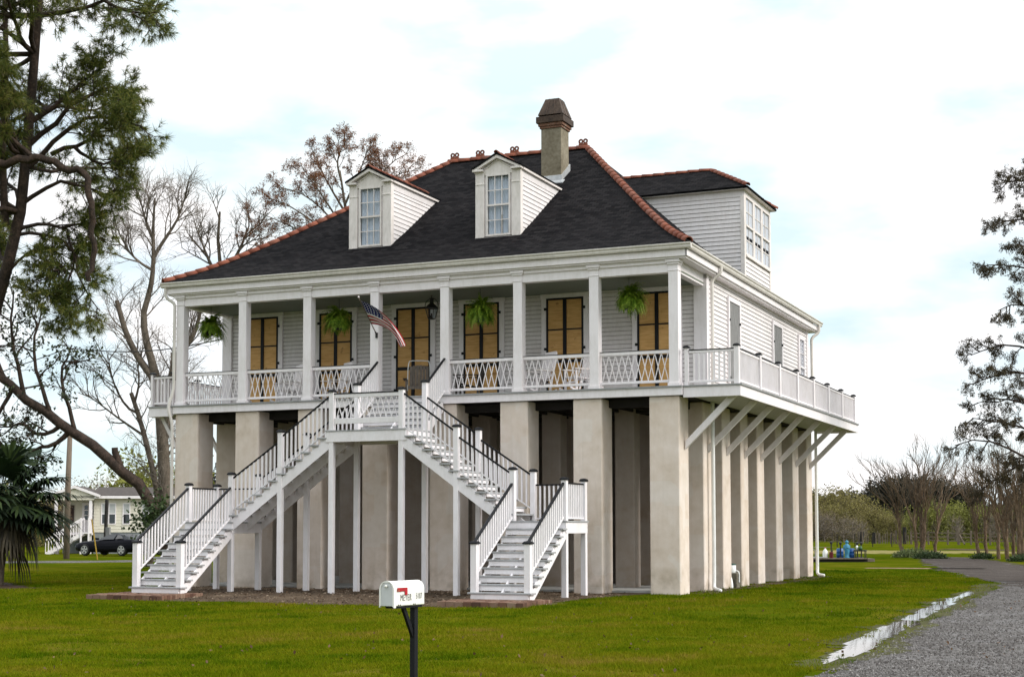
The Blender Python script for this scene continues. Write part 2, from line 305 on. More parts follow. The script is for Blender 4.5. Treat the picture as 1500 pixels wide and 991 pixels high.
def place(name, me, parent=None, bevel=0):
    o = bpy.data.objects.new(name, me); COL.objects.link(o)
    if parent is not None: o.parent = parent; ORG[o.name] = ORG.get(parent.name, (0, 0, 0))
    else: ORG[o.name] = (0, 0, 0)
    if bevel:
        b = o.modifiers.new('bevel', 'BEVEL'); b.width = bevel; b.segments = 1; b.limit_method = 'ANGLE'
    return o
def tag(o, label=None, cat=None, group=None, kind=None):
    if label: o['label'] = label
    if cat: o['category'] = cat
    if group: o['group'] = group
    if kind: o['kind'] = kind
    return o
def thing(name, label, cat, loc=(0, 0, 0), rz=0, group=None):
    o = bpy.data.objects.new(name, None); COL.objects.link(o); o.empty_display_size = 0.2
    o.location = tuple(float(x) for x in loc); o.rotation_euler = (0, 0, rz); tag(o, label, cat, group); ORG[o.name] = tuple(float(x) for x in loc); return o
def dup(o, loc=None, rz=None, label=None, scale=None, parent=None, off=None):
    c = o.copy(); COL.objects.link(c)
    if parent is not None: c.parent = parent
    if loc is not None: c.location = tuple(float(x) for x in loc)
    if rz is not None: c.rotation_euler = (0, 0, rz)
    if scale is not None: c.scale = (scale, scale, scale) if isinstance(scale, (int, float)) else scale
    if label: c['label'] = label
    ORG[c.name] = ORG.get(o.name, (0, 0, 0))
    for ch in list(o.children): dup(ch, parent=c)
    return c

class MB:
    def __init__(s): s.v = []; s.f = []; s.uv = []
    def face(s, pts, uv=None):
        b = len(s.v); s.v += [tuple(p) for p in pts]; s.f.append(tuple(range(b, b+len(pts)))); s.uv.append(uv)
    def box(s, x0, x1, y0, y1, z0, z1):
        b = len(s.v)
        s.v += [(x0, y0, z0), (x1, y0, z0), (x1, y1, z0), (x0, y1, z0), (x0, y0, z1), (x1, y0, z1), (x1, y1, z1), (x0, y1, z1)]
        for q in ((0, 3, 2, 1), (4, 5, 6, 7), (0, 1, 5, 4), (1, 2, 6, 5), (2, 3, 7, 6), (3, 0, 4, 7)): s.f.append(tuple(b+i for i in q)); s.uv.append(None)
        return s
    def beam(s, p, q, w, h, up=(0, 0, 1)):
        p = Vector(p); q = Vector(q); d = (q-p).normalized(); up = Vector(up); side = d.cross(up)
        if side.length < 1e-5: side = d.cross(Vector((1, 0, 0)))
        side.normalize(); u2 = side.cross(d); a = side*w/2; c = u2*h/2; b = len(s.v)
        for e in (p, q): s.v += [tuple(e-a-c), tuple(e+a-c), tuple(e+a+c), tuple(e-a+c)]
        for g in ((0, 3, 2, 1), (4, 5, 6, 7), (0, 1, 5, 4), (1, 2, 6, 5), (2, 3, 7, 6), (3, 0, 4, 7)): s.f.append(tuple(b+i for i in g)); s.uv.append(None)
        return s
    def tube(s, pts, r, n=8, cap=True):
        pts = [Vector(p) for p in pts]; rr = r if hasattr(r, '__len__') else [r]*len(pts); b0 = len(s.v); ref = None
        for i, p in enumerate(pts):
            d = (pts[min(i+1, len(pts)-1)]-pts[max(i-1, 0)]).normalized()
            if ref is None: ref = d.orthogonal().normalized()
            ref = (ref-d*ref.dot(d)).normalized(); t = d.cross(ref)
            for k in range(n):
                a = 2*math.pi*k/n; s.v.append(tuple(p+(ref*math.cos(a)+t*math.sin(a))*rr[i]))
        for i in range(len(pts)-1):
            for k in range(n):
                s.f.append((b0+i*n+k, b0+i*n+(k+1) % n, b0+(i+1)*n+(k+1) % n, b0+(i+1)*n+k)); s.uv.append(None)
        if cap:
            s.f.append(tuple(b0+k for k in reversed(range(n)))); s.uv.append(None)
            e = b0+(len(pts)-1)*n; s.f.append(tuple(e+k for k in range(n))); s.uv.append(None)
        return s
    def prism(s, poly, ext, fn):        # poly 2D outline, extruded between ext[0] and ext[1]; fn(a, b, e) -> xyz
        n = len(poly); b = len(s.v)
        for e in ext: s.v += [tuple(fn(a, c, e)) for a, c in poly]
        for i in range(n): s.f.append((b+i, b+(i+1) % n, b+n+(i+1) % n, b+n+i)); s.uv.append(None)
        s.f.append(tuple(b+i for i in reversed(range(n)))); s.uv.append(None); s.f.append(tuple(b+n+i for i in range(n))); s.uv.append(None)
        return s
    def lathe(s, prof, c=(0, 0), n=16, z0=0):
        b = len(s.v)
        for r, z in prof:
            for k in range(n): a = 2*math.pi*k/n; s.v.append((c[0]+r*math.cos(a), c[1]+r*math.sin(a), z0+z))
        for i in range(len(prof)-1):
            for k in range(n): s.f.append((b+i*n+k, b+i*n+(k+1) % n, b+(i+1)*n+(k+1) % n, b+(i+1)*n+k)); s.uv.append(None)
        s.f.append(tuple(b+k for k in reversed(range(n)))); s.uv.append(None); e = b+(len(prof)-1)*n; s.f.append(tuple(e+k for k in range(n))); s.uv.append(None)
        return s
    def siding(s, p0, d, ln, nrm, z0, z1, step=0.122, lap=0.017, gap=None):
        p0 = Vector((p0[0], p0[1], 0)); d = Vector((d[0], d[1], 0)); nrm = Vector((nrm[0], nrm[1], 0)); z = z0; gh = 0.013 if gap is not None else 0.0
        while z < z1-0.03:
            t = min(z+step, z1); a, b = p0, p0+d*ln; V = lambda q, o, zz: tuple(q+nrm*o+Vector((0, 0, zz)))
            s.face([V(a, lap, z+gh), V(b, lap, z+gh), V(b, .003, t), V(a, .003, t)]); s.face([V(a, .001, z+gh), V(b, .001, z+gh), V(b, lap, z+gh), V(a, lap, z+gh)])
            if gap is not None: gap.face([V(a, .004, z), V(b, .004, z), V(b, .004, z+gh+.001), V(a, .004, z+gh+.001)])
            z = t
        return s
    def build(s, name, mat, parent=None, bevel=0, smooth=False, local=False):
        o3 = (0, 0, 0) if (parent is None or local) else ORG.get(parent.name, (0, 0, 0))
        V = np.array(s.v, dtype=np.float64)-np.array(o3)
        flat = [i for f in s.f for i in f]; uv = None
        if any(u is not None for u in s.uv):
            uv = []
            for f, u in zip(s.f, s.uv): uv += list(u) if u is not None else [(0, 0)]*len(f)
        return place(name, setmesh(name, V, flat, [len(f) for f in s.f], mat, uv, smooth), parent, bevel)
def box(*a): return MB().box(*a)

# ------------------------------------------------------------------ ground
def gz(y):
    return np.interp(y, [-7.0, -3.0], [-0.165, -0.07])
gx = np.unique(np.concatenate([np.linspace(-1500, -60, 13), np.arange(-60, 61, 4), np.linspace(60, 1500, 13)]))
gy = np.unique(np.concatenate([np.linspace(-300, -40, 6), np.arange(-40, 81, 4), [-7, -3], np.linspace(80, 2600, 22)]))
XX, YY = np.meshgrid(gx, gy, indexing='ij'); V = np.stack([XX, YY, gz(YY)], -1).reshape(-1, 3)
ny = len(gy); I = (np.arange(len(gx)-1)[:, None]*ny+np.arange(ny-1)[None, :]).ravel()
F = np.stack([I, I+ny, I+ny+1, I+1], -1)
tag(place('ground', setmesh('ground', V, F.ravel(), [4]*len(F), M_GRASS)), kind='structure')
def inpoly(px, py, poly):
    c = np.zeros(px.shape, bool); n = len(poly)
    for i in range(n):
        x1, y1 = poly[i]; x2, y2 = poly[(i+1) % n]
        if y1 == y2: continue
        t = ((y1 > py) != (y2 > py)) & (px < (x2-x1)*(py-y1)/(y2-y1)+x1); c ^= t
    return c
def vnoise(x, y, s, seed):
    r = np.random.RandomState(seed).rand(64, 64); x = x*s; y = y*s; xi = np.floor(x).astype(int); yi = np.floor(y).astype(int); fx = x-xi; fy = y-yi
    fx = fx*fx*(3-2*fx); fy = fy*fy*(3-2*fy); g = lambda a, b: r[a % 64, b % 64]
    return (g(xi, yi)*(1-fx)+g(xi+1, yi)*fx)*(1-fy)+(g(xi, yi+1)*(1-fx)+g(xi+1, yi+1)*fx)*fy
SHEETS = {}
def sheet(name, poly, mat, off, cell, jit, kind='structure', seed=3):
    P = np.array(poly); x0, y0 = P.min(0)-jit*2; x1, y1 = P.max(0)+jit*2
    xs = np.arange(math.floor(x0/cell), math.ceil(x1/cell)+1)*cell; ys = np.arange(math.floor(y0/cell), math.ceil(y1/cell)+1)*cell
    X, Y = np.meshgrid(xs, ys, indexing='ij'); cx = X[:-1, :-1]+cell/2; cy = Y[:-1, :-1]+cell/2
    jx = (vnoise(cx, cy, 1.1, seed)-0.5)*jit*2+(vnoise(cx, cy, 4.0, seed+1)-0.5)*jit; jy = (vnoise(cx, cy, 1.1, seed+2)-0.5)*jit*2+(vnoise(cx, cy, 4.0, seed+3)-0.5)*jit
    ins = inpoly(cx+jx, cy+jy, poly); n = X.shape[1]; ii, jj = np.nonzero(ins); b = ii*n+jj
    F = np.stack([b, b+n, b+n+1, b+1], -1); used, inv = np.unique(F, return_inverse=True)
    V = np.stack([X, Y, gz(Y)+off], -1).reshape(-1, 3)[used]; F = inv.reshape(F.shape)
    SHEETS[name] = (poly, jit)
    return tag(place(name, setmesh(name, V, F.ravel(), [4]*len(F), mat)), kind=kind)
def nearfix(poly):
    q = []
    for x, y in poly:
        k = 1+.052*min(1, max(0, (-y-3)/4)) if y > -40 else 1; q.append((CAM[0]+(x-CAM[0])*k, CAM[1]+(y-CAM[1])*k))
    return q
drive = [(22.2, -60), (22.2, -24), (22.05, -19), (22.1, -15.5), (21.95, -11.5), (21.75, -3.7), (21.6, 4.9), (21.4, 10.5), (20.2, 15.0), (18.4, 22), (16.6, 32), (14.9, 41), (13.6, 49), (13.8, 53),
         (16.5, 49.8), (18.8, 40), (20.6, 31), (23.0, 22), (25.6, 14), (27.5, 0), (29.5, -60)]
drive = nearfix(drive); sheet('driveway', drive, M_GRAVEL, 0.004, 0.125, 0.22)
verge = [(21.5, -17.9), (21.25, -14), (21.15, -9.5), (21.1, -5), (20.95, 0), (20.9, 6), (20.6, 10), (21.3, 11), (21.6, 5), (21.75, -2), (22.0, -8), (22.2, -14), (22.15, -17.9)]
sheet('muddy_drive_bend', [(21.9, 8.5), (21.2, 12), (20.2, 15.0), (18.4, 22), (16.6, 32), (14.9, 41), (13.6, 49), (13.8, 53), (16.5, 49.8), (18.8, 40), (20.6, 31), (23.0, 22), (25.6, 14), (26.0, 7), (23.5, 6)], M_DARKGRAVEL, 0.008, 0.125, 0.5)
verge = nearfix(verge); sheet('muddy_verge', verge, M_MUD, 0.008, 0.0625, 0.3)
puddle = nearfix([(21.86, -17.63), (21.66, -16.6), (21.5, -14.37), (21.34, -9.56), (21.27, -5.0), (21.16, -0.47), (21.12, 4.22), (21.32, 3.44), (21.5, -2.91), (21.7, -7.5), (21.83, -11.68), (21.95, -15.78)])
sheet('puddle_water', puddle, M_WATER, 0.014, 0.0625, 0.10)
bed = [(1.7, -5.6), (4.2, -6.0), (8.0, -6.1), (11.5, -6.1), (13.2, -5.0), (13.4, -3.0), (13.9, -0.4), (14.0, 0.9), (-0.4, 0.9), (-0.3, -0.6), (1.0, -3.8)]
sheet('dirt_bed', bed, M_DIRT, 0.004, 0.125, 0.3)
road_c = [(-60, 2), (-31, 17.5), (-26, 22), (-22.3, 24.5), (-14, 50), (-4, 95), (0, 95), (-11, 50), (-19.5, 22), (-22.0, 18.2), (-29, 13.5), (-60, -3)]
sheet('gravel_road', [(-60, 12), (-36, 21), (-25.6, 27), (-19, 36), (-14, 50), (-4, 95), (0, 95), (-11, 50), (-16, 34), (-22.6, 23.2), (-34, 17), (-60, 8)], M_GRAVEL, 0.004, 0.25, 0.3)
sheet('mulch_bed', [(-4.5, -3.6), (-7.5, -1.2), (-10, 0.6), (-9.6, 1.6), (-6, 0.2), (-2.8, -2.5)], M_MULCH, 0.004, 0.125, 0.5)
sheet('brick_path', [(14.6, 27.0), (19.3, 27.6), (19.2, 26.4), (14.6, 26.2)], M_BRICK, 0.008, 0.125, 0.05)
sheet('bare_earth', [(10.2, 88), (15.0, 84), (16.0, 78), (11.0, 80)], M_MULCH, 0.004, 0.5, 0.6)
sheet('worn_grass_strip', [(14.9, 0.4), (15.4, 1.2), (15.5, 15.2), (14.9, 15.2)], M_DIRT, 0.004, 0.125, 0.45)

sheet('far_field', [(-6, 62), (2, 58), (9, 62), (15, 66), (22, 62), (30, 66), (28, 76), (18, 74), (8, 76), (-4, 74)], M_FIELD, 0.004, 0.5, 2.5)
# ------------------------------------------------------------------ HOUSE
S = 2.1; W = 14.7
house = thing('house', 'white house raised on tall stucco piers, with dormers in a dark red-edged hipped roof', 'house', (7.35, 7.5, -0.07))
# slab under the house
box(0.3, 14.4, 0.55, 15.0, -0.12, 0.0).build('floor_slab', M_CONC, house, 0.02)
# piers
PY = [-0.12, 1.92, 3.78, 5.73, 7.64, 9.98, 12.34, 14.44]
def pier(x0, x1, y0, y1, zt, m=None):
    box(x0, x1, y0, y1, -0.2, zt).build('pier', m or M_STUCCO, house, 0.025)
for i in range(8):
    xl = -0.13+i*(W-0.52)/7.0; pier(xl, xl+0.78, -0.12, 0.66, 4.83)
for j in range(1, 8):
    pier(14.08, 14.86, PY[j], PY[j]+0.8, 4.83); pier(-0.13, 0.65, PY[j], PY[j]+0.8, 4.83)
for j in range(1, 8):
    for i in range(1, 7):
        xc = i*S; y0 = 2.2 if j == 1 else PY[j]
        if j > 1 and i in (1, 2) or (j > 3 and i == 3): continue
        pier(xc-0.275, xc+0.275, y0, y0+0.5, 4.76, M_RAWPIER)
m = MB(); m.box(8.9, 13.95, 4.75, 14.3, 0.0, 4.6); m.build('storage_wall', plain('grey_brown_boards', (0.105, 0.088, 0.074), 0.9, 0.3, 1.5), house)  # added block, keeps light out so the recesses under the floor go darker
# timber frame under the floor
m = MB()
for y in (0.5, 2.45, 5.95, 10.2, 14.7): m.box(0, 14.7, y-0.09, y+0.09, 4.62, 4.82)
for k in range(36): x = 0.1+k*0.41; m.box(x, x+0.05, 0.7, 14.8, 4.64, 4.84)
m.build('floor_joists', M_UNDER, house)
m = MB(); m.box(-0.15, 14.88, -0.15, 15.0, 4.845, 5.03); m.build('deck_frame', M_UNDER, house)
m = MB(); k = 0; y = -0.24
while y < 2.35:
    m.box(-0.20, 14.93, y, min(y+0.136, 2.36), 5.032, 5.068); y += 0.14
m.build('porch_floor', M_DECK, house)
# front fascia board
m = MB(); m.box(-0.17, 6.22, -0.20, -0.152, 4.83, 5.03); m.box(8.50, 14.93, -0.20, -0.152, 4.83, 5.03); m.box(6.22, 8.5, -0.19, -0.152, 4.83, 5.03)
m.build('fascia', M_WHITE, house, 0.004)
# walls
gp = MB(); wall = MB(); wall.box(-0.12, 14.82, 2.37, 14.82, 5.07, 8.2)
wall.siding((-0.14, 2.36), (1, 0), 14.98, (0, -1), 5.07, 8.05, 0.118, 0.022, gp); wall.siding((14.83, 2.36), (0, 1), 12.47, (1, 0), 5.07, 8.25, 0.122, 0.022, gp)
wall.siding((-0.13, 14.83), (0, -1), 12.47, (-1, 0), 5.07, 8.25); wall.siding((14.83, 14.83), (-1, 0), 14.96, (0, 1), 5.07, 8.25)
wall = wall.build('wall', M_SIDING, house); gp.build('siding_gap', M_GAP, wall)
for c in ((14.52, 14.88, 2.28, 2.36), (-0.19, 0.13, 2.28, 2.36), (14.832, 14.88, 2.361, 2.52), (14.832, 14.875, 14.68, 14.86), (-0.185, -0.132, 2.361, 2.52)): box(*c, 5.07, 8.1 if c[2] < 2.3 else 8.24).build('corner_board', M_WHITE, wall, 0.004)
# porch ceiling
m = MB(); m.box(-0.1, 14.8, 0.12, 2.36, 7.96, 8.0); m.build('porch_ceiling', M_CEIL, house)
# entablature and eaves
m = MB(); m.box(-0.06, 14.76, -0.10, 0.11, 7.91, 8.225); m.box(14.6, 14.79, 0.112, 2.3, 7.91, 8.225); m.box(-0.09, 0.09, 0.112, 2.3, 7.91, 8.225)
m.box(-0.10, 14.80, -0.145, -0.102, 8.13, 8.225)
m.build('porch_beam', M_WHITE, house, 0.005)
m = MB()
m.box(-0.36, 15.06, -0.22, 15.5, 8.228, 8.30)                      # soffit board
m.build('soffit', M_WHITE, house)
m = MB()
m.box(-0.40, 15.10, -0.27, -0.221, 8.27, 8.44); m.box(15.061, 15.11, -0.27, 15.55, 8.27, 8.44); m.box(-0.41, -0.361, -0.27, 15.55, 8.27, 8.44); m.box(-0.36, 15.06, 15.501, 15.55, 8.27, 8.44)
m.build('eaves_board', M_WHITE, house, 0.006)
def gutter(a, b, nrm):
    prof = [(0, 8.445), (0.075, 8.45), (0.095, 8.49), (0.09, 8.52), (0.125, 8.555), (0.125, 8.585), (0.108, 8.585), (0.105, 8.565), (0.0, 8.575)]
    a = Vector(a); b = Vector(b); nrm = Vector(nrm)
    g = MB(); g.prism(prof, (0, 1), lambda o, z, e: tuple(a.lerp(b, e)+nrm*o+Vector((0, 0, z)))); g.build('gutter', M_GUTTER, house)
gutter((-0.53, -0.272, 0), (15.23, -0.272, 0), (0, -1, 0)); gutter((15.112, -0.27, 0), (15.112, 15.66, 0), (1, 0, 0)); gutter((-0.412, -0.27, 0), (-0.412, 15.66, 0), (-1, 0, 0))
# roof: rings from eaves to ridge, flared at the foot
TT = [0, .06, .13, .2, .27, .35, 1.0]; RZ = [8.60, 8.80, 9.05, 9.34, 9.67, 10.05, 13.36]
def ring(t): return (-0.50+5.35*t, 15.20-5.6*t, -0.36+8.0*t, 15.64-8.0*t, float(np.interp(t, TT, RZ)))
m = MB(); ts = [0, .03, .06, .095, .13, .165, .2, .235, .27, .31, .35, .5, .65, .8, 1.0]; sl = [0, 0]
for a, b in zip(ts[:-1], ts[1:]):
    A, B = ring(a), ring(b); dl = math.hypot(8.0*(b-a), B[4]-A[4]); dx = math.hypot(5.4*(b-a), B[4]-A[4])
    s0, s1 = sl; e0, e1 = s0+dl, s1+dx
    m.face([(A[0], A[2], A[4]), (A[1], A[2], A[4]), (B[1], B[2], B[4]), (B[0], B[2], B[4])], [(A[0], s0), (A[1], s0), (B[1], e0), (B[0], e0)])
    m.face([(A[1], A[2], A[4]), (A[1], A[3], A[4]), (B[1], B[3], B[4]), (B[1], B[2], B[4])], [(A[2], s1), (A[3], s1), (B[3], e1), (B[2], e1)])
    m.face([(A[1], A[3], A[4]), (A[0], A[3], A[4]), (B[0], B[3], B[4]), (B[1], B[3], B[4])], [(A[0], s0), (A[1], s0), (B[1], e0), (B[0], e0)])
    m.face([(A[0], A[3], A[4]), (A[0], A[2], A[4]), (B[0], B[2], B[4]), (B[0], B[3], B[4])], [(A[2], s1), (A[3], s1), (B[3], e1), (B[2], e1)])
    sl = [e0, e1]
A = ring(0); m.box(A[0], A[1], A[2], A[3], 8.575, 8.597)
roof = m.build('roof', M_ROOF, house)
def tiles(path, r, ln, mb):
    path = [Vector(p) for p in path]; seg = [(b-a).length for a, b in zip(path[:-1], path[1:])]; tot = sum(seg); n = max(1, round(tot/ln))
    def pos(d):
        for (a, b), s in zip(zip(path[:-1], path[1:]), seg):
            if d <= s: return a.lerp(b, d/s)
            d -= s
        return path[-1]
    for i in range(n):
        a = pos(tot*i/n); b = pos(min(tot, tot*(i+1.12)/n)); d = (b-a).normalized(); side = d.cross(Vector((0, 0, 1))).normalized(); up = side.cross(d); base = len(mb.v); K = 9
        for e, rr, lift in ((a, r*1.08, .012), (b, r*0.93, 0.0), (b, r*0.80, -.01), (a, r*0.9, .0)):
            for k in range(K):
                an = math.pi*(-0.06+1.12*k/(K-1)); mb.v.append(tuple(e+side*(rr*math.cos(an))+up*(rr*math.sin(an)*0.9+lift)))
        for q in range(3):
            for k in range(K-1): mb.f.append((base+q*K+k, base+q*K+k+1, base+(q+1)*K+k+1, base+(q+1)*K+k)); mb.uv.append(None)
        for k in range(K-1): mb.f.append((base+3*K+k, base+3*K+k+1, base+k+1, base+k)); mb.uv.append(None)
tm = MB()
for c0, c1 in ((0, 2), (1, 2)): tiles([(ring(t)[c0], ring(t)[c1], ring(t)[4]) for t in np.linspace(0.006, 1, 40)], 0.105, 0.36, tm)
tiles([(4.8, 7.64, 13.37), (9.65, 7.64, 13.37)], 0.11, 0.4, tm)
tm.build('ridge_tile', M_TERRA, roof, smooth=True)
for x in (5.02, 5.92, 7.12, 9.45):
    f = MB(); f.box(x-0.14, x+0.14, 7.60, 7.68, 13.44, 13.53)
    for dx in (-0.075, 0.075):
        for k in range(14):
            a, b = 2*math.pi*k/14, 2*math.pi*(k+1)/14; c = Vector((x+dx, 7.64, 13.60))
            f.beam(c+Vector((math.cos(a)*.058, 0, math.sin(a)*.058)), c+Vector((math.cos(b)*.058, 0, math.sin(b)*.058)), 0.05, 0.032, (0, 1, 0))
    f.build('ridge_finial', M_TERRA, roof)

def sash(parent, org, ax, nrm, w, h, cols, rows, curtain=True, gap=False, mat=M_TRIMOLD, deep=0.0):
    """double hung window: org = lower left corner, ax = direction across, nrm = outwards"""
    o = Vector(org); ax = Vector(ax); n = Vector(nrm); z = Vector((0, 0, 1)); P = lambda a, c, d=0: tuple(o+ax*a+z*c+n*d)
    m = MB(); t = 0.045
    def bar(a0, a1, c0, c1, d0, d1):
        m.prism([(a0, c0), (a1, c0), (a1, c1), (a0, c1)], (d0, d1), lambda a, c, e: P(a, c, e))
    bar(0, t, 0, h, -.03, .035); bar(w-t, w, 0, h, -.03, .035); bar(t, w-t, 0, t*1.2, -.03, .035); bar(t, w-t, h-t, h, -.03, .035); bar(t, w-t, h/2-.025, h/2+.025, -.03, .045)
    for half in (0, 1):
        c0 = t*1.2 if half == 0 else h/2+.025; c1 = h/2-.025 if half == 0 else h-t
        for k in range(1, cols): a = t+(w-2*t)*k/cols; bar(a-.011, a+.011, c0, c1, -.02, .012)
        for k in range(1, rows): c = c0+(c1-c0)*k/rows; bar(t, w-t, c-.011, c+.011, -.018, .010)
    fr = m.build('window_frame', mat, parent)
    g = MB(); g.face([P(t, t, -.004), P(w-t, t, -.004), P(w-t, h-t, -.004), P(t, h-t, -.004)]); g.build('window_glass', M_GLASS if curtain else M_DARKGLASS, parent)
    if curtain:
        c = MB(); n_ = 60; last = None
        for k in range(n_+1):
            a = t+(w-2*t)*k/n_; d = -0.09+0.022*math.sin(k*1.9)+0.012*math.sin(k*0.7+1); skip = gap and 0.58 < k/n_ < 0.66
            if last and not skip:
                for c0, c1 in (((h/2, h-t),) if skip else ((t, h-t),)): c.face([P(last[0], c0, last[1]), P(a, c0, d), P(a, c1, d), P(last[0], c1, last[1])])
            elif last and skip: c.face([P(last[0], h*0.34, last[1]), P(a, h*0.36, d), P(a, h-t, d), P(last[0], h-t, last[1])])
            last = (a, d)
        c.build('curtain', M_CURTAIN, parent, smooth=True)
    return fr

# front dormers
def dormer(x0, gap):
    x1 = x0+1.3; y = 1.6; zb, ze, za = 9.52, 11.40, 11.80; xm = (x0+x1)/2
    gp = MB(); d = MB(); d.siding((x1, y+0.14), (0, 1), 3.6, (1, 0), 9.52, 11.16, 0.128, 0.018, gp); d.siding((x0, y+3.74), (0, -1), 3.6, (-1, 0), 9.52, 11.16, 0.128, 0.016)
    d.prism([(x0+.01, 9.4), (x0+.3, 9.4), (x0+.3, 11.3), (x1-.3, 11.3), (x1-.3, 9.4), (x1-.01, 9.4), (x1-.01, ze), (xm, za-.05), (x0+.01, ze)], (y+.03, y+.14), lambda a, c, e: (a, e, c))
    d.box(x0+.002, x1-.002, y+3.2, y+3.3, 9.6, ze)                    # hidden back
    d.box(x1-.012, x1+.02, y+.14, y+3.3, 11.16, 11.40); d.box(x0-.02, x0+.012, y+.14, y+3.3, 11.16, 11.40)
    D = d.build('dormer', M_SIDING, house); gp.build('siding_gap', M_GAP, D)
    p = MB()
    for a in (x0, x1-0.235): p.box(a, a+0.235, y-.02, y+.03, 9.50, 11.36); p.box(a-.012, a+.247, y-.035, y+.03, 11.0, 11.035)
    p.box(x1-.003, x1+.028, y-.02, y+.15, 9.5, 11.36); p.box(x0-.028, x0+.003, y-.02, y+.15, 9.5, 11.36)
    p.box(x0-.03, x1+.03, y-.05, y+.03, 9.485, 9.53)
    p.build('pilaster', M_TRIMOLD, D, 0.004)
    p = MB(); p.prism([(x0+.235, 11.27), (x1-.235, 11.27), (x1-.235, 11.42), (xm, 11.72), (x0+.235, 11.42)], (y-.005, y+.05), lambda a, c, e: (a, e, c))
    for s in (-1, 1):
        e = xm+s*0.73; c = xm+s*0.42
        p.prism([(e, 11.36), (c, 11.36), (c, 11.41), (e, 11.43)], (y-.13, y+.03), lambda a, q, e_: (a, e_, q))
        p.prism([(e, 11.41), (e-s*.04, 11.37), (xm, 11.70), (xm, 11.79)], (y-.12, y+.0), lambda a, q, e_: (a, e_, q))
        p.prism([(xm+s*.40, 11.43), (xm+s*.36, 11.43), (xm, 11.66), (xm, 11.70)], (y-.03, y-.004), lambda a, q, e_: (a, e_, q))
    p.build('pediment', M_TRIMOLD, D, 0.003)
    r = MB(); ln = 3.4
    for s in (-1, 1):
        e = (xm+s*0.75, 11.415); n = 1
        pts = [(e[0], e[1]), (xm, 11.80), (xm, 11.845), (e[0], e[1]+.045)]
        r.prism(pts if s < 0 else pts[::-1], (y-.15, y+ln+.6), lambda a, q, e_: (a, e_, q))
        u = len(r.f)-6
        for q in range(6): r.uv[u+q] = [(r.v[i][1], r.v[i][0]*1.2) for i in r.f[u+q]]
    r.build('dormer_roof', M_ROOF, D)
    g = MB()
    for s in (-1, 1): g.box(min(xm+s*.65, xm+s*.74), max(xm+s*.65, xm+s*.74), y+.05, y+3.05, 11.355, 11.43)
    g.build('dormer_eaves', M_TRIMOLD, D)
    t = MB(); tiles([(xm, y-.16, 11.84), (xm, y+3.7, 11.84)], 0.06, 0.36, t); t.build('ridge_tile', M_TERRA, D, smooth=True)
    fm = MB()
    fm.box(x0+.2, x1-.2, y+.1, y+.12, 9.4, 9.5); fm.build('window_sill', M_TRIMOLD, D)
    sash(D, (x0+0.29, y+.02, 9.56), (1, 0, 0), (0, -1, 0), 0.72, 1.71, 3, 2, True, gap)
    bk = MB(); bk.box(x0+.05, x1-.05, y+.5, y+.52, 9.4, 11.3); bk.build('dark_room', M_BLACK, D)
dormer(4.57, False); dormer(8.55, True)

# chimney
ch = box(9.0, 9.64, 5.25, 5.88, 11.3, 13.47).build('chimney', M_CHIM, house, 0.008)
m = MB(); m.box(8.965, 9.675, 5.215, 5.915, 13.44, 13.51); m.box(8.93, 9.71, 5.18, 5.95, 13.51, 13.60); m.build('brick_cornice', M_CHIMBRICK, ch, 0.006)
m = MB(); m.box(8.88, 9.76, 5.13, 6.0, 13.60, 13.79)
m.prism([(8.92, 13.84), (9.72, 13.84), (9.54, 14.36), (9.10, 14.36)], (0, 1), lambda a, c, e: (a, (5.17+(c-13.84)*.34) if e == 0 else (5.96-(c-13.84)*.34), c))
for k in (0.33, 0.66):
    m.beam((8.92+.8*k, 5.165, 13.84), (9.10+.44*k, 5.342, 14.36), .025, .02, (0, -1, 0)); m.beam((9.722, 5.17+.79*k, 13.84), (9.542, 5.35+.43*k, 14.36), .025, .02, (1, 0, 0))
m.box(8.95, 8.99, 5.19, 5.23, 13.79, 13.85); m.box(9.65, 9.69, 5.19, 5.23, 13.79, 13.85); m.box(9.65, 9.69, 5.9, 5.94, 13.79, 13.85); m.box(8.95, 8.99, 5.9, 5.94, 13.79, 13.85); m.box(9.0, 9.64, 5.3, 5.88, 13.79, 13.83)
m.build('chimney_hood', M_COPPER, ch, 0.006)
m = MB()
zf = lambda y: 10.05+(13.36-10.05)*((y+.36)/8.0-.35)/.65
m.prism([(5.22, zf(5.22)-.1), (5.93, zf(5.93)-.1), (5.93, zf(5.93)+.2), (5.22, zf(5.22)+.17)], (8.97, 9.67), lambda a, c, e: (e, a, c))
m.prism([(5.05, zf(5.05)-.02), (5.23, zf(5.23)-.02), (5.23, zf(5.23)+.03), (5.05, zf(5.05)+.03)], (8.92, 9.76), lambda a, c, e: (e, a, c))
m.build('chimney_flashing', M_LEAD, ch)

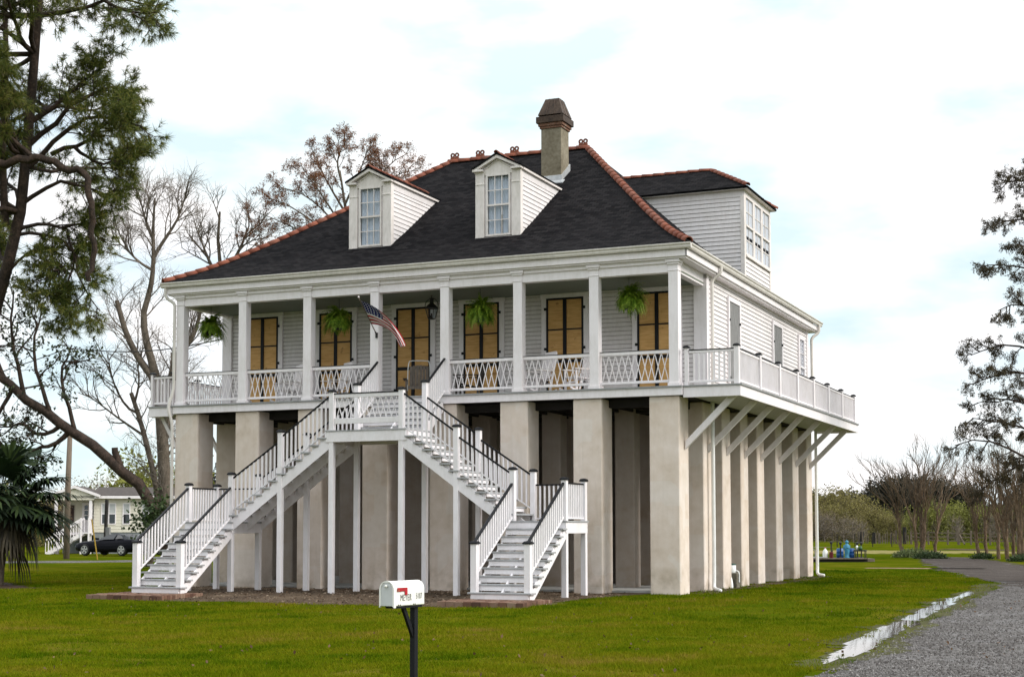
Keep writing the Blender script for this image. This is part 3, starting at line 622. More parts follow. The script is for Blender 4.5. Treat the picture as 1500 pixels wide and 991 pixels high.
# side dormer on the right slope
x1 = 14.9; y0, y1 = 6.2, 9.42; ym = 7.81; ze = 11.32
d = MB(); d.box(11.5, x1-.02, y0+.02, y1-.02, 9.9, ze); d.box(13.9, x1-.02, y0+.02, y1-.02, 8.6, 10.0)
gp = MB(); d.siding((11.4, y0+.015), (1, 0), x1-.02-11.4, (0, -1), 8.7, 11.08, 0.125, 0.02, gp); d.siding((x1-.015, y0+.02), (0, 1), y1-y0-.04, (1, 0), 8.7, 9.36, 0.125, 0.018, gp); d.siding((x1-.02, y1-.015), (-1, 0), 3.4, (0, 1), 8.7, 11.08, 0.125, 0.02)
d.box(11.3, x1-.02, y0-.008, y0+.02, 11.08, ze); d.box(x1-.018, x1+.012, y0+.02, y1-.02, 11.14, ze)
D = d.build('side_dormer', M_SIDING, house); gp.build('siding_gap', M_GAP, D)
m = MB(); m.box(x1-.1, x1+.018, y0-.012, y0+.02, 8.75, 11.10); m.box(x1-.018, x1+.018, y0+.02, y0+.14, 8.75, 11.14); m.box(x1-.018, x1+.018, y1-.14, y1+.005, 8.75, 11.14)
m.box(x1-.018, x1+.05, y0+.14, y1-.14, 9.36, 9.42)
yy = [y0+.14+k*(y1-y0-.28)/3 for k in range(4)]
for k in (1, 2): m.box(x1-.018, x1+.018, yy[k]-.05, yy[k]+.05, 9.42, 11.14)
m.build('window_trim', M_TRIMOLD, D, 0.003)
for k in range(3):
    a, b = yy[k]+(.05 if k else .0), yy[k+1]-(.05 if k < 2 else .0)
    sash(D, (x1-.012, a, 9.42), (0, 1, 0), (1, 0, 0), b-a, 1.72, 2, 2, True)
r = MB(); zt = 12.33; xe = 15.07; ya, yb = y0-.17, y1+.17; xr = 13.5; zl = ze+.03
r.face([(10.2, ya, zl), (xe, ya, zl), (xr, ym, zt), (10.2, ym, zt)], [(10.2, 0), (xe, 0), (xr, 2.1), (10.2, 2.1)])
r.face([(xe, yb, zl), (10.2, yb, zl), (10.2, ym, zt), (xr, ym, zt)], [(xe, 0), (10.2, 0), (10.2, 2.1), (xr, 2.1)])
r.face([(xe, ya, zl), (xe, yb, zl), (xr, ym, zt)], [(ya, 0), (yb, 0), (ym, 2.0)])
r.box(10.6, xe, ya, yb, zl-.055, zl-.002)
r.build('dormer_roof', M_ROOF, D)
m = MB(); m.box(11.2, xe-.03, ya+.03, yb-.03, zl-.075, zl-.056); m.build('dormer_soffit', M_TRIMOLD, D)
t = MB(); tiles([(10.6, ym, zt), (xr, ym, zt)], .075, .38, t); tiles([(xe, ya, zl+.01), (xr, ym, zt)], .075, .3, t); tiles([(xe, yb, zl+.01), (xr, ym, zt)], .075, .3, t)
t.build('ridge_tile', M_TERRA, D, smooth=True)

# porch columns
for i in range(8):
    x = i*S; m = MB(); m.box(x-.125, x+.125, -.125, .125, 5.07, 8.225)
    m.box(x-.155, x+.155, -.155, .155, 5.07, 5.15); m.box(x-.14, x+.14, -.14, .14, 7.94, 7.965)
    m.box(x-.15, x+.15, -.165, .14, 8.10, 8.15); m.box(x-.185, x+.185, -.195, .14, 8.15, 8.222)
    m.build('porch_column', M_WHITE, house, 0.006)
# lattice railings between the columns
def lattice(mb, xa, xb, y, z0, z1, n, w=.02):
    p = (xb-xa)/n
    for k in range(n):
        a = xa+k*p; mb.beam((a, y-.008, z0), (a+p, y-.008, z1), w, .016, (0, 1, 0)); mb.beam((a, y+.008, z1), (a+p, y+.008, z0), w, .016, (0, 1, 0))
for i in (0, 1, 2, 4, 5, 6):
    xa, xb = i*S+.125, (i+1)*S-.125
    m = MB(); m.box(xa, xb, -.035, .035, 5.90, 5.985); m.box(xa, xb, -.03, .03, 5.17, 5.235); rl = m.build('porch_railing', M_WHITE, house, 0.005)
    box(xa, xb, -.045, .045, 5.986, 6.0).build('rail_cap', M_BLACK, rl)
    m = MB(); lattice(m, xa+.06, xb-.06, 0, 5.235, 5.90, 10); m.build('lattice', M_WHITE, rl)
# boarded doors
for xc in (1.22, 3.72, 6.25, 8.38, 10.88, 13.5):
    w = 1.08; xa, xb = xc-w/2, xc+w/2; y = 2.3
    m = MB()
    for a, b in ((xa, xa+.05), (xb-.05, xb), (xc-.05, xc+.05)): m.box(a, b, y-.03, y+.02, 5.1, 7.84)
    for z0_, z1_ in ((7.79, 7.84), (6.955, 6.99), (6.06, 6.15), (5.1, 5.16)): m.box(xa+.051, xb-.051, y-.028, y+.02, z0_, z1_)
    d = m.build('boarded_door', M_BLACK, house)
    for a, b in ((xa+.05, xc-.05), (xc+.05, xb-.05)):
        for z0_, z1_ in ((6.99, 7.79), (6.15, 6.955), (5.16, 6.06)): box(a+.002, b-.002, y-.005, y+.015, z0_+.002, z1_-.002).build('plywood_panel', M_PLY, d)
    m = MB(); m.box(xa-.15, xa-.004, y-.02, y+.045, 5.08, 7.845); m.box(xb+.004, xb+.15, y-.02, y+.045, 5.08, 7.845); m.box(xa-.17, xb+.17, y-.03, y+.045, 7.846, 8.0)
    m.build('door_casing', M_WHITE, d, 0.004)
    for x in (xa-.03, xb+.03):
        for z in (5.5, 6.45, 7.55): box(x-.03, x+.03, y-.05, y-.021, z-.035, z+.035).build('hinge', M_BLACK, d)
# shutters and window on the right wall
for ya in (4.56, 9.80):
    m = MB(); m.prism([(ya, 5.25), (ya+1.08, 5.25), (ya+1.08, 7.82), (ya, 7.82)], (14.85, 14.88), lambda a, c, e: (e, a, c))
    sh = m.build('closed_shutter', M_SHUTTER, house)
    m = MB(); m.box(14.845, 14.90, ya-.12, ya-.003, 5.2, 7.95); m.box(14.845, 14.90, ya+1.083, ya+1.2, 5.2, 7.95); m.box(14.845, 14.905, ya-.003, ya+1.083, 7.823, 7.95); m.box(14.846, 14.93, ya-.003, ya+1.083, 5.18, 5.247); m.build('window_casing', M_WHITE, sh)
    for yy_ in (ya-.02, ya+1.1):
        for z in (5.7, 7.3): box(14.882, 14.92, yy_-.03, yy_+.03, z-.03, z+.03).build('hinge', M_BLACK, sh)
m = MB(); ya = 13.42; m.box(14.845, 14.90, ya-.1, ya, 5.9, 7.95); m.box(14.845, 14.90, ya+.72, ya+.82, 5.9, 7.95); m.box(14.845, 14.91, ya, ya+.72, 7.85, 7.95); m.box(14.845, 14.94, ya-.1, ya+.82, 5.84, 5.898)
sw = m.build('side_window', M_WHITE, house); sash(sw, (14.872, ya, 5.9), (0, 1, 0), (1, 0, 0), .72, 1.95, 2, 2, True, mat=M_WHITE)

# side decks on brackets
def side_deck(sx):
    X = (lambda a: a) if sx > 0 else (lambda a: 14.7-(14.93+(a-14.93)*.57))      # the left deck is narrower
    def bx(mb, xa, xb, *r): mb.box(min(X(xa), X(xb)), max(X(xa), X(xb)), *r); return mb
    m = MB(); bx(m, 14.94, 16.33, -.05, 15.5, 4.85, 5.03); f = m.build('side_deck', M_SOFFIT, house)
    m = MB(); bx(m, 14.93, 16.38, -.12, -.052, 4.77, 5.03); bx(m, 16.331, 16.38, -.052, 15.52, 4.77, 5.03); bx(m, 14.93, 16.38, 15.521, 15.57, 4.77, 5.03); m.build('deck_fascia', M_WHITE, f, 0.004)
    m = MB(); x = 14.88
    while x < 16.4: bx(m, x, min(x+.136, 16.42), -.15, 15.6, 5.032, 5.07); x += .14
    m.build('deck_boards', M_DECK, f)
    for j in range(8):
        yb = PY[j]+.42; m = MB()
        m.prism([(14.865, 3.52), (14.865, 3.72), (16.0, 4.84), (16.22, 4.84)], (yb-.05, yb+.05), lambda a, c, e: (X(a), e, c)); m.build('bracket', M_WHITE, f, 0.004)
    posts = [(16.27, -.02+j*2.2) for j in range(8)]+[(15.0, -.02)]
    for (x, y) in posts:
        s = .062 if x > 15.5 else .045
        bx(MB(), x-s, x+s, y-s, y+s, 5.07, 6.0).build('rail_post', M_WHITE, f, 0.004)
        c = MB(); x_ = X(x); c.lathe([(.115, 0), (.115, .022), (.07, .055), (.02, .066)], (x_, y), 4, 6.0)
        c.v = [((a-x_)*.7071-(b-y)*.7071+x_, (a-x_)*.7071+(b-y)*.7071+y, z) for a, b, z in c.v]; c.build('post_cap', M_BLACK, f)
    rails = MB(); caps = MB(); secs = [((15.0, -.02), (16.27, -.02))]+[((16.27, -.02+j*2.2), (16.27, -.02+(j+1)*2.2)) for j in range(7)]
    nb = 0; rest = MB()
    for (a, b) in secs:
        pa = Vector((X(a[0]), a[1], 0)); pb = Vector((X(b[0]), b[1], 0)); d = (pb-pa).normalized(); ln = (pb-pa).length; pa2 = pa+d*.06; pb2 = pb-d*.06; z = Vector((0, 0, 1))
        rails.beam(pa2+z*5.90, pb2+z*5.90, .06, .06); rails.beam(pa2+z*5.16, pb2+z*5.16, .05, .055); caps.beam(pa2+z*5.942, pb2+z*5.942, .085, .022)
        n = round((ln-.12)/(.125 if a[0] != b[0] else .117)); cnt = n
        for k in range(1, n):
            q = pa2.lerp(pb2, k/n); mb = MB(); t = mb if (sx > 0 and nb < 100) else rest
            t.box(q.x-.02, q.x+.02, q.y-.02, q.y+.02, 5.187, 5.87)
            if t is mb: mb.build('baluster', M_WHITE, f); nb += 1
    rails.build('deck_rail', M_WHITE, f, 0.004); caps.build('rail_cap', M_BLACK, f)
    if rest.v: tag(rest.build('balusters', M_WHITE, f), kind='stuff')
side_deck(1); side_deck(-1)

# downspouts
def pipe(pts, r, name, mat, parent, n=10): return MB().tube(pts, r, n).build(name, mat, parent, smooth=True)
def smooth_path(pts, k=3):
    pts = [Vector(p) for p in pts]
    for _ in range(k):
        q = [pts[0]]
        for a, b in zip(pts[:-1], pts[1:]): q += [a.lerp(b, .25), a.lerp(b, .75)]
        q.append(pts[-1]); pts = q
    return pts
pipe(smooth_path([(15.18, 2.62, 8.45), (15.18, 2.62, 8.28), (14.95, 2.55, 8.1), (14.95, 2.55, 7.9), (14.95, 2.55, 6.5), (14.95, 2.55, 5.06)], 3), .045, 'downspout', M_GUTTER, house)
pipe(smooth_path([(15.0, 2.3, 4.85), (15.0, 2.3, 3), (15.0, 2.3, .25), (15.0, 2.25, 0.02), (15.12, 2.1, -.02), (15.25, 2.0, -.04)], 2), .052, 'downspout', M_PVC, house)
pipe(smooth_path([(15.18, 15.2, 8.45), (15.18, 15.2, 8.2), (14.95, 15.05, 8.02), (14.95, 15.05, 7.8), (14.95, 15.05, 6.5), (14.95, 15.05, 5.06)], 3), .05, 'downspout', M_GUTTER, house)
pipe(smooth_path([(14.98, 15.33, 4.85), (14.98, 15.33, 2), (14.98, 15.33, .2), (15.0, 15.2, 0.0), (15.25, 15.1, -.03)], 2), .052, 'downspout', M_PVC, house)
pipe(smooth_path([(-.40, -.30, 8.46), (-.40, -.28, 8.16), (-.17, -.16, 8.02), (-.17, -.16, 7.8), (-.17, -.16, 6.0), (-.17, -.16, 5.5), (-.26, -.24, 5.15), (-.26, -.27, 4.9), (-.18, -.2, 4.6), (-.18, -.18, 4.2), (-.18, -.18, 0.0)], 2), .045, 'downspout', M_GUTTER, house)

# ------------------------------------------------------------------ STAIRCASE
stair = thing('staircase', 'white double wooden staircase with black handrails rising to the porch from both sides', 'staircase', (7.4, -2.5, -0.1))
YF, YB = -2.55, -1.25; ZP, ZL = 4.04, 1.74
BAL = []
def cap(x, y, z, s=.115):
    c = MB(); c.lathe([(s*1.02, 0), (s*1.02, .03), (s*.72, .062), (.02, .075)], (x, y), 4, z)
    c.v = [((a-x)*.7071-(b-y)*.7071+x, (a-x)*.7071+(b-y)*.7071+y, q) for a, b, q in c.v]; return c
def post(x, y, z0, z1, s=.065):
    p = box(x-s, x+s, y-s, y+s, z0, z1-.07).build('post', M_STAIRW, stair, 0.005); cap(x, y, z1-.07, s*1.9).build('post_cap', M_BLACK, p)
def rail(p, q, drop, n, handmat=M_BLACK, w=.05, base_to_bottom=True):
    """handrail from p to q, bottom rail 'drop' below, n gaps of balusters"""
    p, q = Vector(p), Vector(q); z = Vector((0, 0, 1)); MB().beam(p, q, w, .038).build('handrail', handmat, stair)
    MB().beam(p-z*drop, q-z*drop, .04, .03).build('bottom_rail', M_STAIRW, stair)
    for k in range(1, n):
        a = p.lerp(q, k/n); BAL.append((a, a.z-drop, a.z-.015))
for sx in (-1, 1):
    X = (lambda a: a) if sx < 0 else (lambda a: 14.82-a)
    def bx(xa, xb, *r): return box(min(X(xa), X(xb)), max(X(xa), X(xb)), *r)
    # posts
    post(X(6.42), YF, -.2, 5.08); post(X(6.42), YB, -.2, 5.37); post(X(4.91), YF, -.2, 4.10); post(X(4.91), YB, -.2, 4.10)
    post(X(3.42), YF, -.2, 3.03); post(X(3.42), YB, -.2, 3.03); post(X(2.09), YF, -.2, 2.77); post(X(2.09), YB, -.2, 2.77)
    for x in (2.11, 3.42): post(X(x), -4.75, -.12, 1.28, .075)
    # main flight
    n = 13; xt, xl = 6.30, 3.42; run = (xt-xl)/(n-1); rise = (ZP-ZL)/n
    for i in range(1, n):
        z = ZP-rise*i; a = xt-run*(i-1)
        bx(a-run-.035, a, YF-.09, YB+.09, z-.042, z).build('tread', M_TREAD, stair, 0.004)
        bx(a-.012, a+.008, YF+.05, YB-.05, z+.055, z+rise-.045).build('riser', M_STAIRW, stair)
        for yy_ in (YF+.04, YB-.04): bx(a-run+.02, a-.03, yy_-.025, yy_+.025, z-.16, z-.043).build('tread_block', M_STAIRW, stair)
    for yy_ in (YF-.025, (YF+YB)/2, YB+.025):
        MB().beam((X(xt+.12), yy_, ZP-.27), (X(xl-.02), yy_, ZL-.14), .045, .25, (0, 0, 1)).build('stringer', M_STAIRW, stair)
    for yy_ in (YF, YB):
        rail((X(6.36), yy_, 4.91), (X(4.97), yy_, 3.94), .83, 11); rail((X(4.85), yy_, 3.78), (X(3.48), yy_, 2.88), .83, 11)
    # landing
    bx(2.0, 3.52, YF-.09, YB+.09, ZL-.035, ZL).build('landing_floor', M_TREAD, stair)
    m = MB(); xa, xb = sorted((X(2.02), X(3.5)))
    m.box(xa, xb, YF-.07, YF-.066+.04, 1.44, ZL-.036); m.box(xa, xb, YB+.03, YB+.07, 1.44, ZL-.036); m.box(xa, xa+.04, YF-.029, YB+.029, 1.44, ZL-.036); m.box(xb-.04, xb, YF-.029, YB+.029, 1.44, ZL-.036)
    m.build('landing_frame', M_STAIRW, stair, 0.004)
    rail((X(2.09), YF+.06, 2.63), (X(2.09), YB-.06, 2.63), .83, 10); rail((X(2.15), YB, 2.63), (X(3.36), YB, 2.63), .83, 10)
    # lower flight
    n = 10; y_t, y_b = YF-.1, -4.86; run = (y_t-y_b)/(n-1); rise = (ZL+.05)/n
    for i in range(1, n):
        z = ZL-rise*i; a = y_t-run*(i-1)
        bx(1.98, 3.54, a-run-.03, a, z-.04, z).build('tread', M_TREAD, stair, 0.004)
        bx(2.06, 3.46, a-run-.005, a-run+.012, z-.15, z-.042).build('riser', M_STAIRW, stair)
        for x in (2.09, 2.77, 3.43): bx(x-.02, x+.02, a-run+.02, a-.02, z-.15, z-.043).build('tread_block', M_STAIRW, stair)
    for x in (2.06, 2.76, 3.45): MB().beam((X(x), y_t+.03, ZL-.30), (X(x), y_b+.08, -.04), .045, .22).build('stringer', M_STAIRW, stair)
    for x in (2.10, 3.42): rail((X(x), YF-.03, 2.64), (X(x), -4.78, 1.245), .80, 17, w=.06)
    # brick pad
    # short flight to the porch
    rail((X(6.41), YB+.05, 5.27), (X(6.41), -.13, 6.03), .86, 9)
bx = None
n = 6; rise = (5.06-ZP)/n; run = .19
for i in range(1, n):
    z = 5.06-rise*i; ya = -.21-run*(i-1); box(6.42, 8.40, ya-run-.03, ya, z-.04, z).build('tread', M_TREAD, stair, 0.004)
    box(6.45, 8.37, ya-run-.004, ya-run+.012, z-.13, z-.042).build('riser', M_STAIRW, stair)
for x in (6.43, 7.41, 8.39): MB().beam((x, -.2, 4.78), (x, YB-.02, ZP-.06), .045, .24).build('stringer', M_STAIRW, stair)
m = MB(); m.box(6.26, 8.56, YF-.09, YB+.09, ZP-.035, ZP); m.build('platform_floor', M_TREAD, stair)
m = MB(); m.box(6.27, 8.55, YF-.075, YF-.03, 3.74, ZP-.036); m.box(6.27, 8.55, YB+.03, YB+.075, 3.74, ZP-.036); m.box(6.27, 6.315, YF-.029, YB+.029, 3.74, ZP-.036); m.box(8.505, 8.55, YF-.029, YB+.029, 3.74, ZP-.036)
m.build('platform_frame', M_STAIRW, stair, 0.004)
m = MB(); m.box(6.49, 8.33, YF-.03, YF+.03, 4.86, 4.95); m.box(6.49, 8.33, YF-.03, YF+.03, 4.20, 4.34); m.build('platform_rail', M_STAIRW, stair, 0.004)
box(6.49, 8.33, YF-.04, YF+.04, 4.951, 4.98).build('handrail', M_BLACK, stair)
m = MB(); lattice(m, 6.55, 8.27, YF, 4.34, 4.86, 11, .018); m.build('lattice', M_STAIRW, stair)
BAL.sort(key=lambda b: (b[0].y > -2.0, -b[0].x*0))
rest = MB(); dead = 0
for k, (a, z0_, z1_) in enumerate(BAL):
    t = MB().box(a.x-.019, a.x+.019, a.y-.019, a.y+.019, z0_, z1_) if k < 100 else None
    if t: t.build('baluster', M_STAIRW, stair)
    else: rest.box(a.x-.019, a.x+.019, a.y-.019, a.y+.019, z0_, z1_)
tag(rest.build('balusters', M_STAIRW, stair), kind='stuff')
def brickpad(xa, xb, label):
    m = MB(); rng = random.Random(int(xa*10)); y = -6.0; r = 0
    while y < -4.35:
        x = xa+(0.1 if r % 2 else 0)+rng.uniform(-.02, .02)
        while x < xb:
            e = rng.uniform(-.008, .008); m.box(x, min(x+.2, xb+.06), y, y+.098, -.25, -.025+e); x += .208
        y += .105; r += 1
    tag(m.build('brick_pad', M_OLDBRICK, None, 0.006), label, 'brick pad')
brickpad(1.55, 3.75, 'low red brick pad at the foot of the left stair flight'); brickpad(11.05, 13.05, 'low red brick pad at the foot of the right stair flight')

# ------------------------------------------------------------------ things on the porch
FZ = 5.07
def fern(x, z, label, seed, sc=1.0):
    y = 0.6; t = thing('hanging_fern', label, 'hanging plant', (x, y, z), 0, 'ferns hanging along the porch'); rng = np.random.RandomState(seed)
    MB().lathe([(.10, -.27), (.13, -.22), (.155, -.03), (.165, -.02), (.165, 0), (.14, 0)], (0, 0), 14).build('pot', M_BLACK, t, local=True, smooth=True)
    m = MB()
    for k in range(3):
        a = 2.1*k; m.tube([(math.cos(a)*.15, math.sin(a)*.15, 0), (0, 0, .32)], .005, 4)
    m.tube([(0, 0, .32), (0, 0, 7.95-z)], .006, 4); m.build('hanger', M_IRON, t, local=True)
    V = []; F = []
    for k in range(420):
        a = rng.rand()*6.283; el = rng.uniform(-.25, 1.4); ln = rng.uniform(.34, .66)*sc*(1-.15*max(0, el))*(1+.20*math.cos(a-seed*1.7)); p = np.array([0, 0, 0.02]); d = np.array([math.cos(a)*math.cos(el), math.sin(a)*math.cos(el), math.sin(el)])
        n = 15; pts = []
        for i in range(n+1):
            pts.append(p.copy()); p = p+d*ln/n; d = d+np.array([0, 0, -1.0])*(.115+.06*rng.rand()); d /= np.linalg.norm(d)
        for i in range(1, n+1):
            u = (pts[i]-pts[i-1]); u /= np.linalg.norm(u)+1e-9; sd = np.cross(u, [0, 0, 1.0]); sd /= np.linalg.norm(sd)+1e-9; w = .060*math.sin(math.pi*(.12+.86*i/n))+.012
            for s in (-1, 1):
                b = len(V); tip = pts[i]+sd*s*w+u*.02+np.array([0, 0, -.012+rng.normal(0, .008)])
                V += [pts[i]-u*.014, pts[i]+u*.014, tip]; F += [b, b+1, b+2]
    place('fronds', setmesh('fronds', V, F, [3]*(len(F)//3), M_FERN), t)
fern(0.55, 7.40, 'hanging fern in the left end bay against open sky, black pot showing', 1)
fern(4.80, 7.36, 'hanging fern in front of a boarded door just beside the flag', 2)
fern(9.12, 7.34, 'hanging fern between the iron lantern and the white rocking chairs', 3)
fern(13.30, 7.42, 'hanging fern at the right porch corner, before the last boarded door', 4)

# lantern
t = thing('porch_lantern', 'black iron lantern with glass sides hanging in a hoop before the centre door', 'lantern', (7.37, 1.2, 7.35))
m = MB(); c = Vector((0, 0, .33)); pts = [(math.cos(R(a))*.2, 0, .33+math.sin(R(a))*.2) for a in range(-25, 206, 11)]; m.tube(pts, .011, 6); m.tube([(0, 0, .53), (0, 0, .60)], .012, 6)
m.build('hoop', M_IRON, t, local=True)
m = MB()
for a in range(4):
    an = R(45+90*a); m.tube([(math.cos(an)*.10, math.sin(an)*.10, -.03), (math.cos(an)*.185, math.sin(an)*.185, .26)], .010, 5)
    a2 = R(135+90*a)
    for r, z in ((.10, -.03), (.185, .26)): m.tube([(math.cos(an)*r, math.sin(an)*r, z), (math.cos(a2)*r, math.sin(a2)*r, z)], .011, 5)
m.lathe([(.185, .265), (.13, .33), (.055, .40), (.055, .50), (.07, .505), (.065, .54)], (0, 0), 12); m.lathe([(.08, -.05), (.085, -.03)], (0, 0), 8); m.tube([(0, 0, -.03), (0, 0, .12)], .02, 6)
m.build('lantern_frame', M_IRON, t, local=True)
m = MB()
for a in range(4):
    an, a2 = R(45+90*a), R(135+90*a); m.face([(math.cos(an)*.097, math.sin(an)*.097, -.03), (math.cos(a2)*.097, math.sin(a2)*.097, -.03), (math.cos(a2)*.18, math.sin(a2)*.18, .26), (math.cos(an)*.18, math.sin(an)*.18, .26)])
m.build('lantern_glass', M_GLASS, t, local=True)
box(-.015, .015, -.015, .015, .60, .61).build('hook', M_IRON, t, local=True)

# flag on the fourth column
b0 = Vector((6.385, -.13, 6.76)); tip = Vector((6.30, -1.0, 7.66))
t = thing('flag', 'striped flag with starry blue corner on a short slanting pole fixed to a porch column', 'flag', b0)
MB().tube([b0+(tip-b0)*.02, tip], .014, 7).build('flag_pole', M_POLE, t); MB().lathe([(.0, 0), (.022, .01), (.028, .03), (.0, .06)], (tip.x, tip.y), 8, tip.z-.01).build('finial', M_WHITE, t)
m = MB(); m.box(b0.x-.03, b0.x+.03, -.165, -.127, 6.68, 6.82); m.tube([b0-(tip-b0)*.03, b0+(tip-b0)*.09], .022, 7); m.build('pole_bracket', M_IRON, t)
ax = tip-b0; h1 = b0+ax*.94; h0 = b0+ax*.30; nu, nv = 44, 20; V = []; UV = []; F = []; uvs = []
end1 = Vector((7.46, -.62, 6.37)); end0 = Vector((7.36, -.55, 6.34))
def bez(a, b, c, d, s): return a*(1-s)**3+b*3*s*(1-s)**2+c*3*s*s*(1-s)+d*s**3
for i in range(nu+1):
    s = i/nu; T = bez(h1, h1+Vector((.44, -.02, -.14)), end1+Vector((-.18, -.02, .72)), end1, s); B = bez(h0, h0+Vector((.36, 0, -.04)), end0+Vector((-.26, .1, .46)), end0, s)
    for j in range(nv+1):
        v = j/nv; p = B.lerp(T, v); amp = .02+.075*min(1, s*1.6); p = p+Vector((.15, .95, 0))*(amp*math.sin(v*9.0+s*5.0)*.8+.02*math.sin(s*11+v*3)); V.append(tuple(p)); UV.append((s, v))
for i in range(nu):
    for j in range(nv):
        q = [i*(nv+1)+j, (i+1)*(nv+1)+j, (i+1)*(nv+1)+j+1, i*(nv+1)+j+1]; F += q; uvs += [UV[k] for k in q]
place('flag_cloth', setmesh('flag_cloth', np.array(V)-np.array(b0), F, [4]*(len(F)//4), M_FLAG, uvs, True), t)

def rocker(x, y, rz, label, group):
    t = thing('rocking_chair', label, 'rocking chair', (x, y, FZ), rz, group); mt = M_WHITE
    for s in (-1, 1):
        m = MB(); pts = [(s*.25, -.42+.84*k/10, .02+.10*((k-5)/5.0)**2) for k in range(11)]
        for a, b in zip(pts[:-1], pts[1:]): m.beam(a, b, .035, .05)
        m.build('rocker', mt, t, local=True)
        MB().beam((s*.25, -.22, .04), (s*.25, -.24, .60), .045, .045, (0, 1, 0)).build('leg', mt, t, local=True)
        MB().beam((s*.25, .20, .04), (s*.24, .42, 1.12), .045, .045, (0, 1, 0)).build('leg', mt, t, local=True)
        MB().box(s*.26-.05, s*.26+.05, -.30, .30, .60, .625).build('armrest', M_TRIMOLD, t, local=True)
    m = MB()
    for k in range(7): m.box(-.26, .26, -.26+k*.073, -.26+k*.073+.058, .40-k*.008, .42-k*.008)
    m.build('seat', mt, t, local=True)
    m = MB()
    for k in range(7): a = -.2+k*.066; m.beam((a, .22, .42), (a, .40, 1.08), .045, .015, (0, 1, 0))
    m.beam((-.25, .41, 1.10), (.25, .41, 1.10), .03, .09, (0, 0, 1)); m.beam((-.25, .245, .50), (.25, .245, .50), .03, .06); m.build('backrest', mt, t, local=True)
    m = MB(); m.beam((-.25, -.22, .27), (.25, -.22, .27), .03, .05); m.beam((-.25, .24, .27), (.25, .24, .27), .03, .05); m.build('stretcher', mt, t, local=True)
G_RC = 'white rocking chairs on the porch'
rocker(10.72, .75, R(-34), 'white rocking chair before the fifth boarded door, the one nearer the stairs', G_RC)
rocker(11.82, .8, R(-34), 'white rocking chair in the fifth-door bay, the one beside the seventh column', G_RC)
rocker(3.05, .75, R(-34), 'white rocking chair half hidden by the column nearest the second boarded door', G_RC)
rocker(4.55, .8, R(-36), 'white rocking chair behind the lattice railing just left of the stair head', G_RC)
# weathered patio chair with a metal frame
t = thing('patio_chair', 'weathered wooden slat chair with white tubular metal frame at the stair head', 'chair', (6.9, 1.35, FZ), R(24))
m = MB()
for k in range(6): a = -.26+k*.089; m.beam((a+.04, .16, .42), (a+.04, .27, .98+.05*math.sin(math.pi*(k+.5)/6)), .082, .02, (0, 1, 0))
m.build('backrest', M_WOOD, t, local=True)
m = MB()
for k in range(5): m.box(-.28, .28, -.36+k*.105, -.36+k*.105+.09, .36+(.04 if k == 0 else 0)*0, .385)
m.box(-.28, .28, -.385, -.362, .30, .385); m.build('seat', M_WOOD, t, local=True)
pts = smooth_path([(-.31, .14, .3), (-.31, .30, 1.13), (-.2, .31, 1.16), (.2, .31, 1.16), (.31, .30, 1.13), (.31, .14, .3)], 2)
MB().tube(pts, .014, 7).build('back_frame', M_PVC, t, local=True)
for s in (-1, 1):
    MB().box(s*.36-.055, s*.36+.055, -.38, .2, .58, .605).build('armrest', M_IRON, t, local=True)
    for y_ in (-.32, .18): MB().beam((s*.33, y_, 0), (s*.33, y_, .58), .04, .04, (0, 1, 0)).build('leg', M_WOOD, t, local=True)
# dark chair
t = thing('garden_chair', 'dark brown wooden garden chair with rounded back behind the railing right of the stair head', 'chair', (8.72, .85, FZ), R(-75))
m = MB()
for k in range(6): a = -.25+k*.087; m.beam((a+.03, .2, .32), (a+.03, .46, .86+.12*math.sin(math.pi*(k+.5)/6)), .08, .02, (0, 1, 0))
m.build('backrest', M_DARKWOOD, t, local=True)
m = MB()
for k in range(6): m.box(-.28, .28, -.36+k*.095, -.36+k*.095+.085, .36-k*.02, .38-k*.02)
m.build('seat', M_DARKWOOD, t, local=True)
for s in (-1, 1):
    MB().box(s*.33-.06, s*.33+.06, -.42, .3, .56, .585).build('armrest', M_DARKWOOD, t, local=True)
    for y_ in (-.34, .24): MB().beam((s*.3, y_, 0), (s*.3, y_, .56), .05, .05, (0, 1, 0)).build('leg', M_DARKWOOD, t, local=True)

# ------------------------------------------------------------------ mailbox
mp_ = at(590, 868, 14.3); zb_ = float(mp_[2]); base = gz(mp_[1])
t = thing('mailbox', 'white arched mailbox with red flag on a black wooden post in the lawn', 'mailbox', (mp_[0], mp_[1], float(base)), YAW+R(57))
h = zb_-float(base)-.115                # height of the box floor; local x = along the box (away from the door)
w, H, ln = .165, .235, .48; r_ = w/2
arch = [(-r_, 0)]+[(-math.cos(math.pi*k/16)*r_, H-r_+math.sin(math.pi*k/16)*r_) for k in range(17)]+[(r_, 0)]
mb = MB(); mb.prism(arch, (-ln/2, ln/2), lambda a, c, e: (e, a, h+c)); body = mb.build('mailbox_body', plain('white_enamel', (0.80, 0.79, 0.74), 0.35, 0.06, 4), t, 0.008, local=True)
rim = MB(); o1 = [(a*1.06, c*1.015+(.0 if c > 0 else -.014)) for a, c in arch]; i1 = [(a*.84, min(c, H*.945)) for a, c in arch]
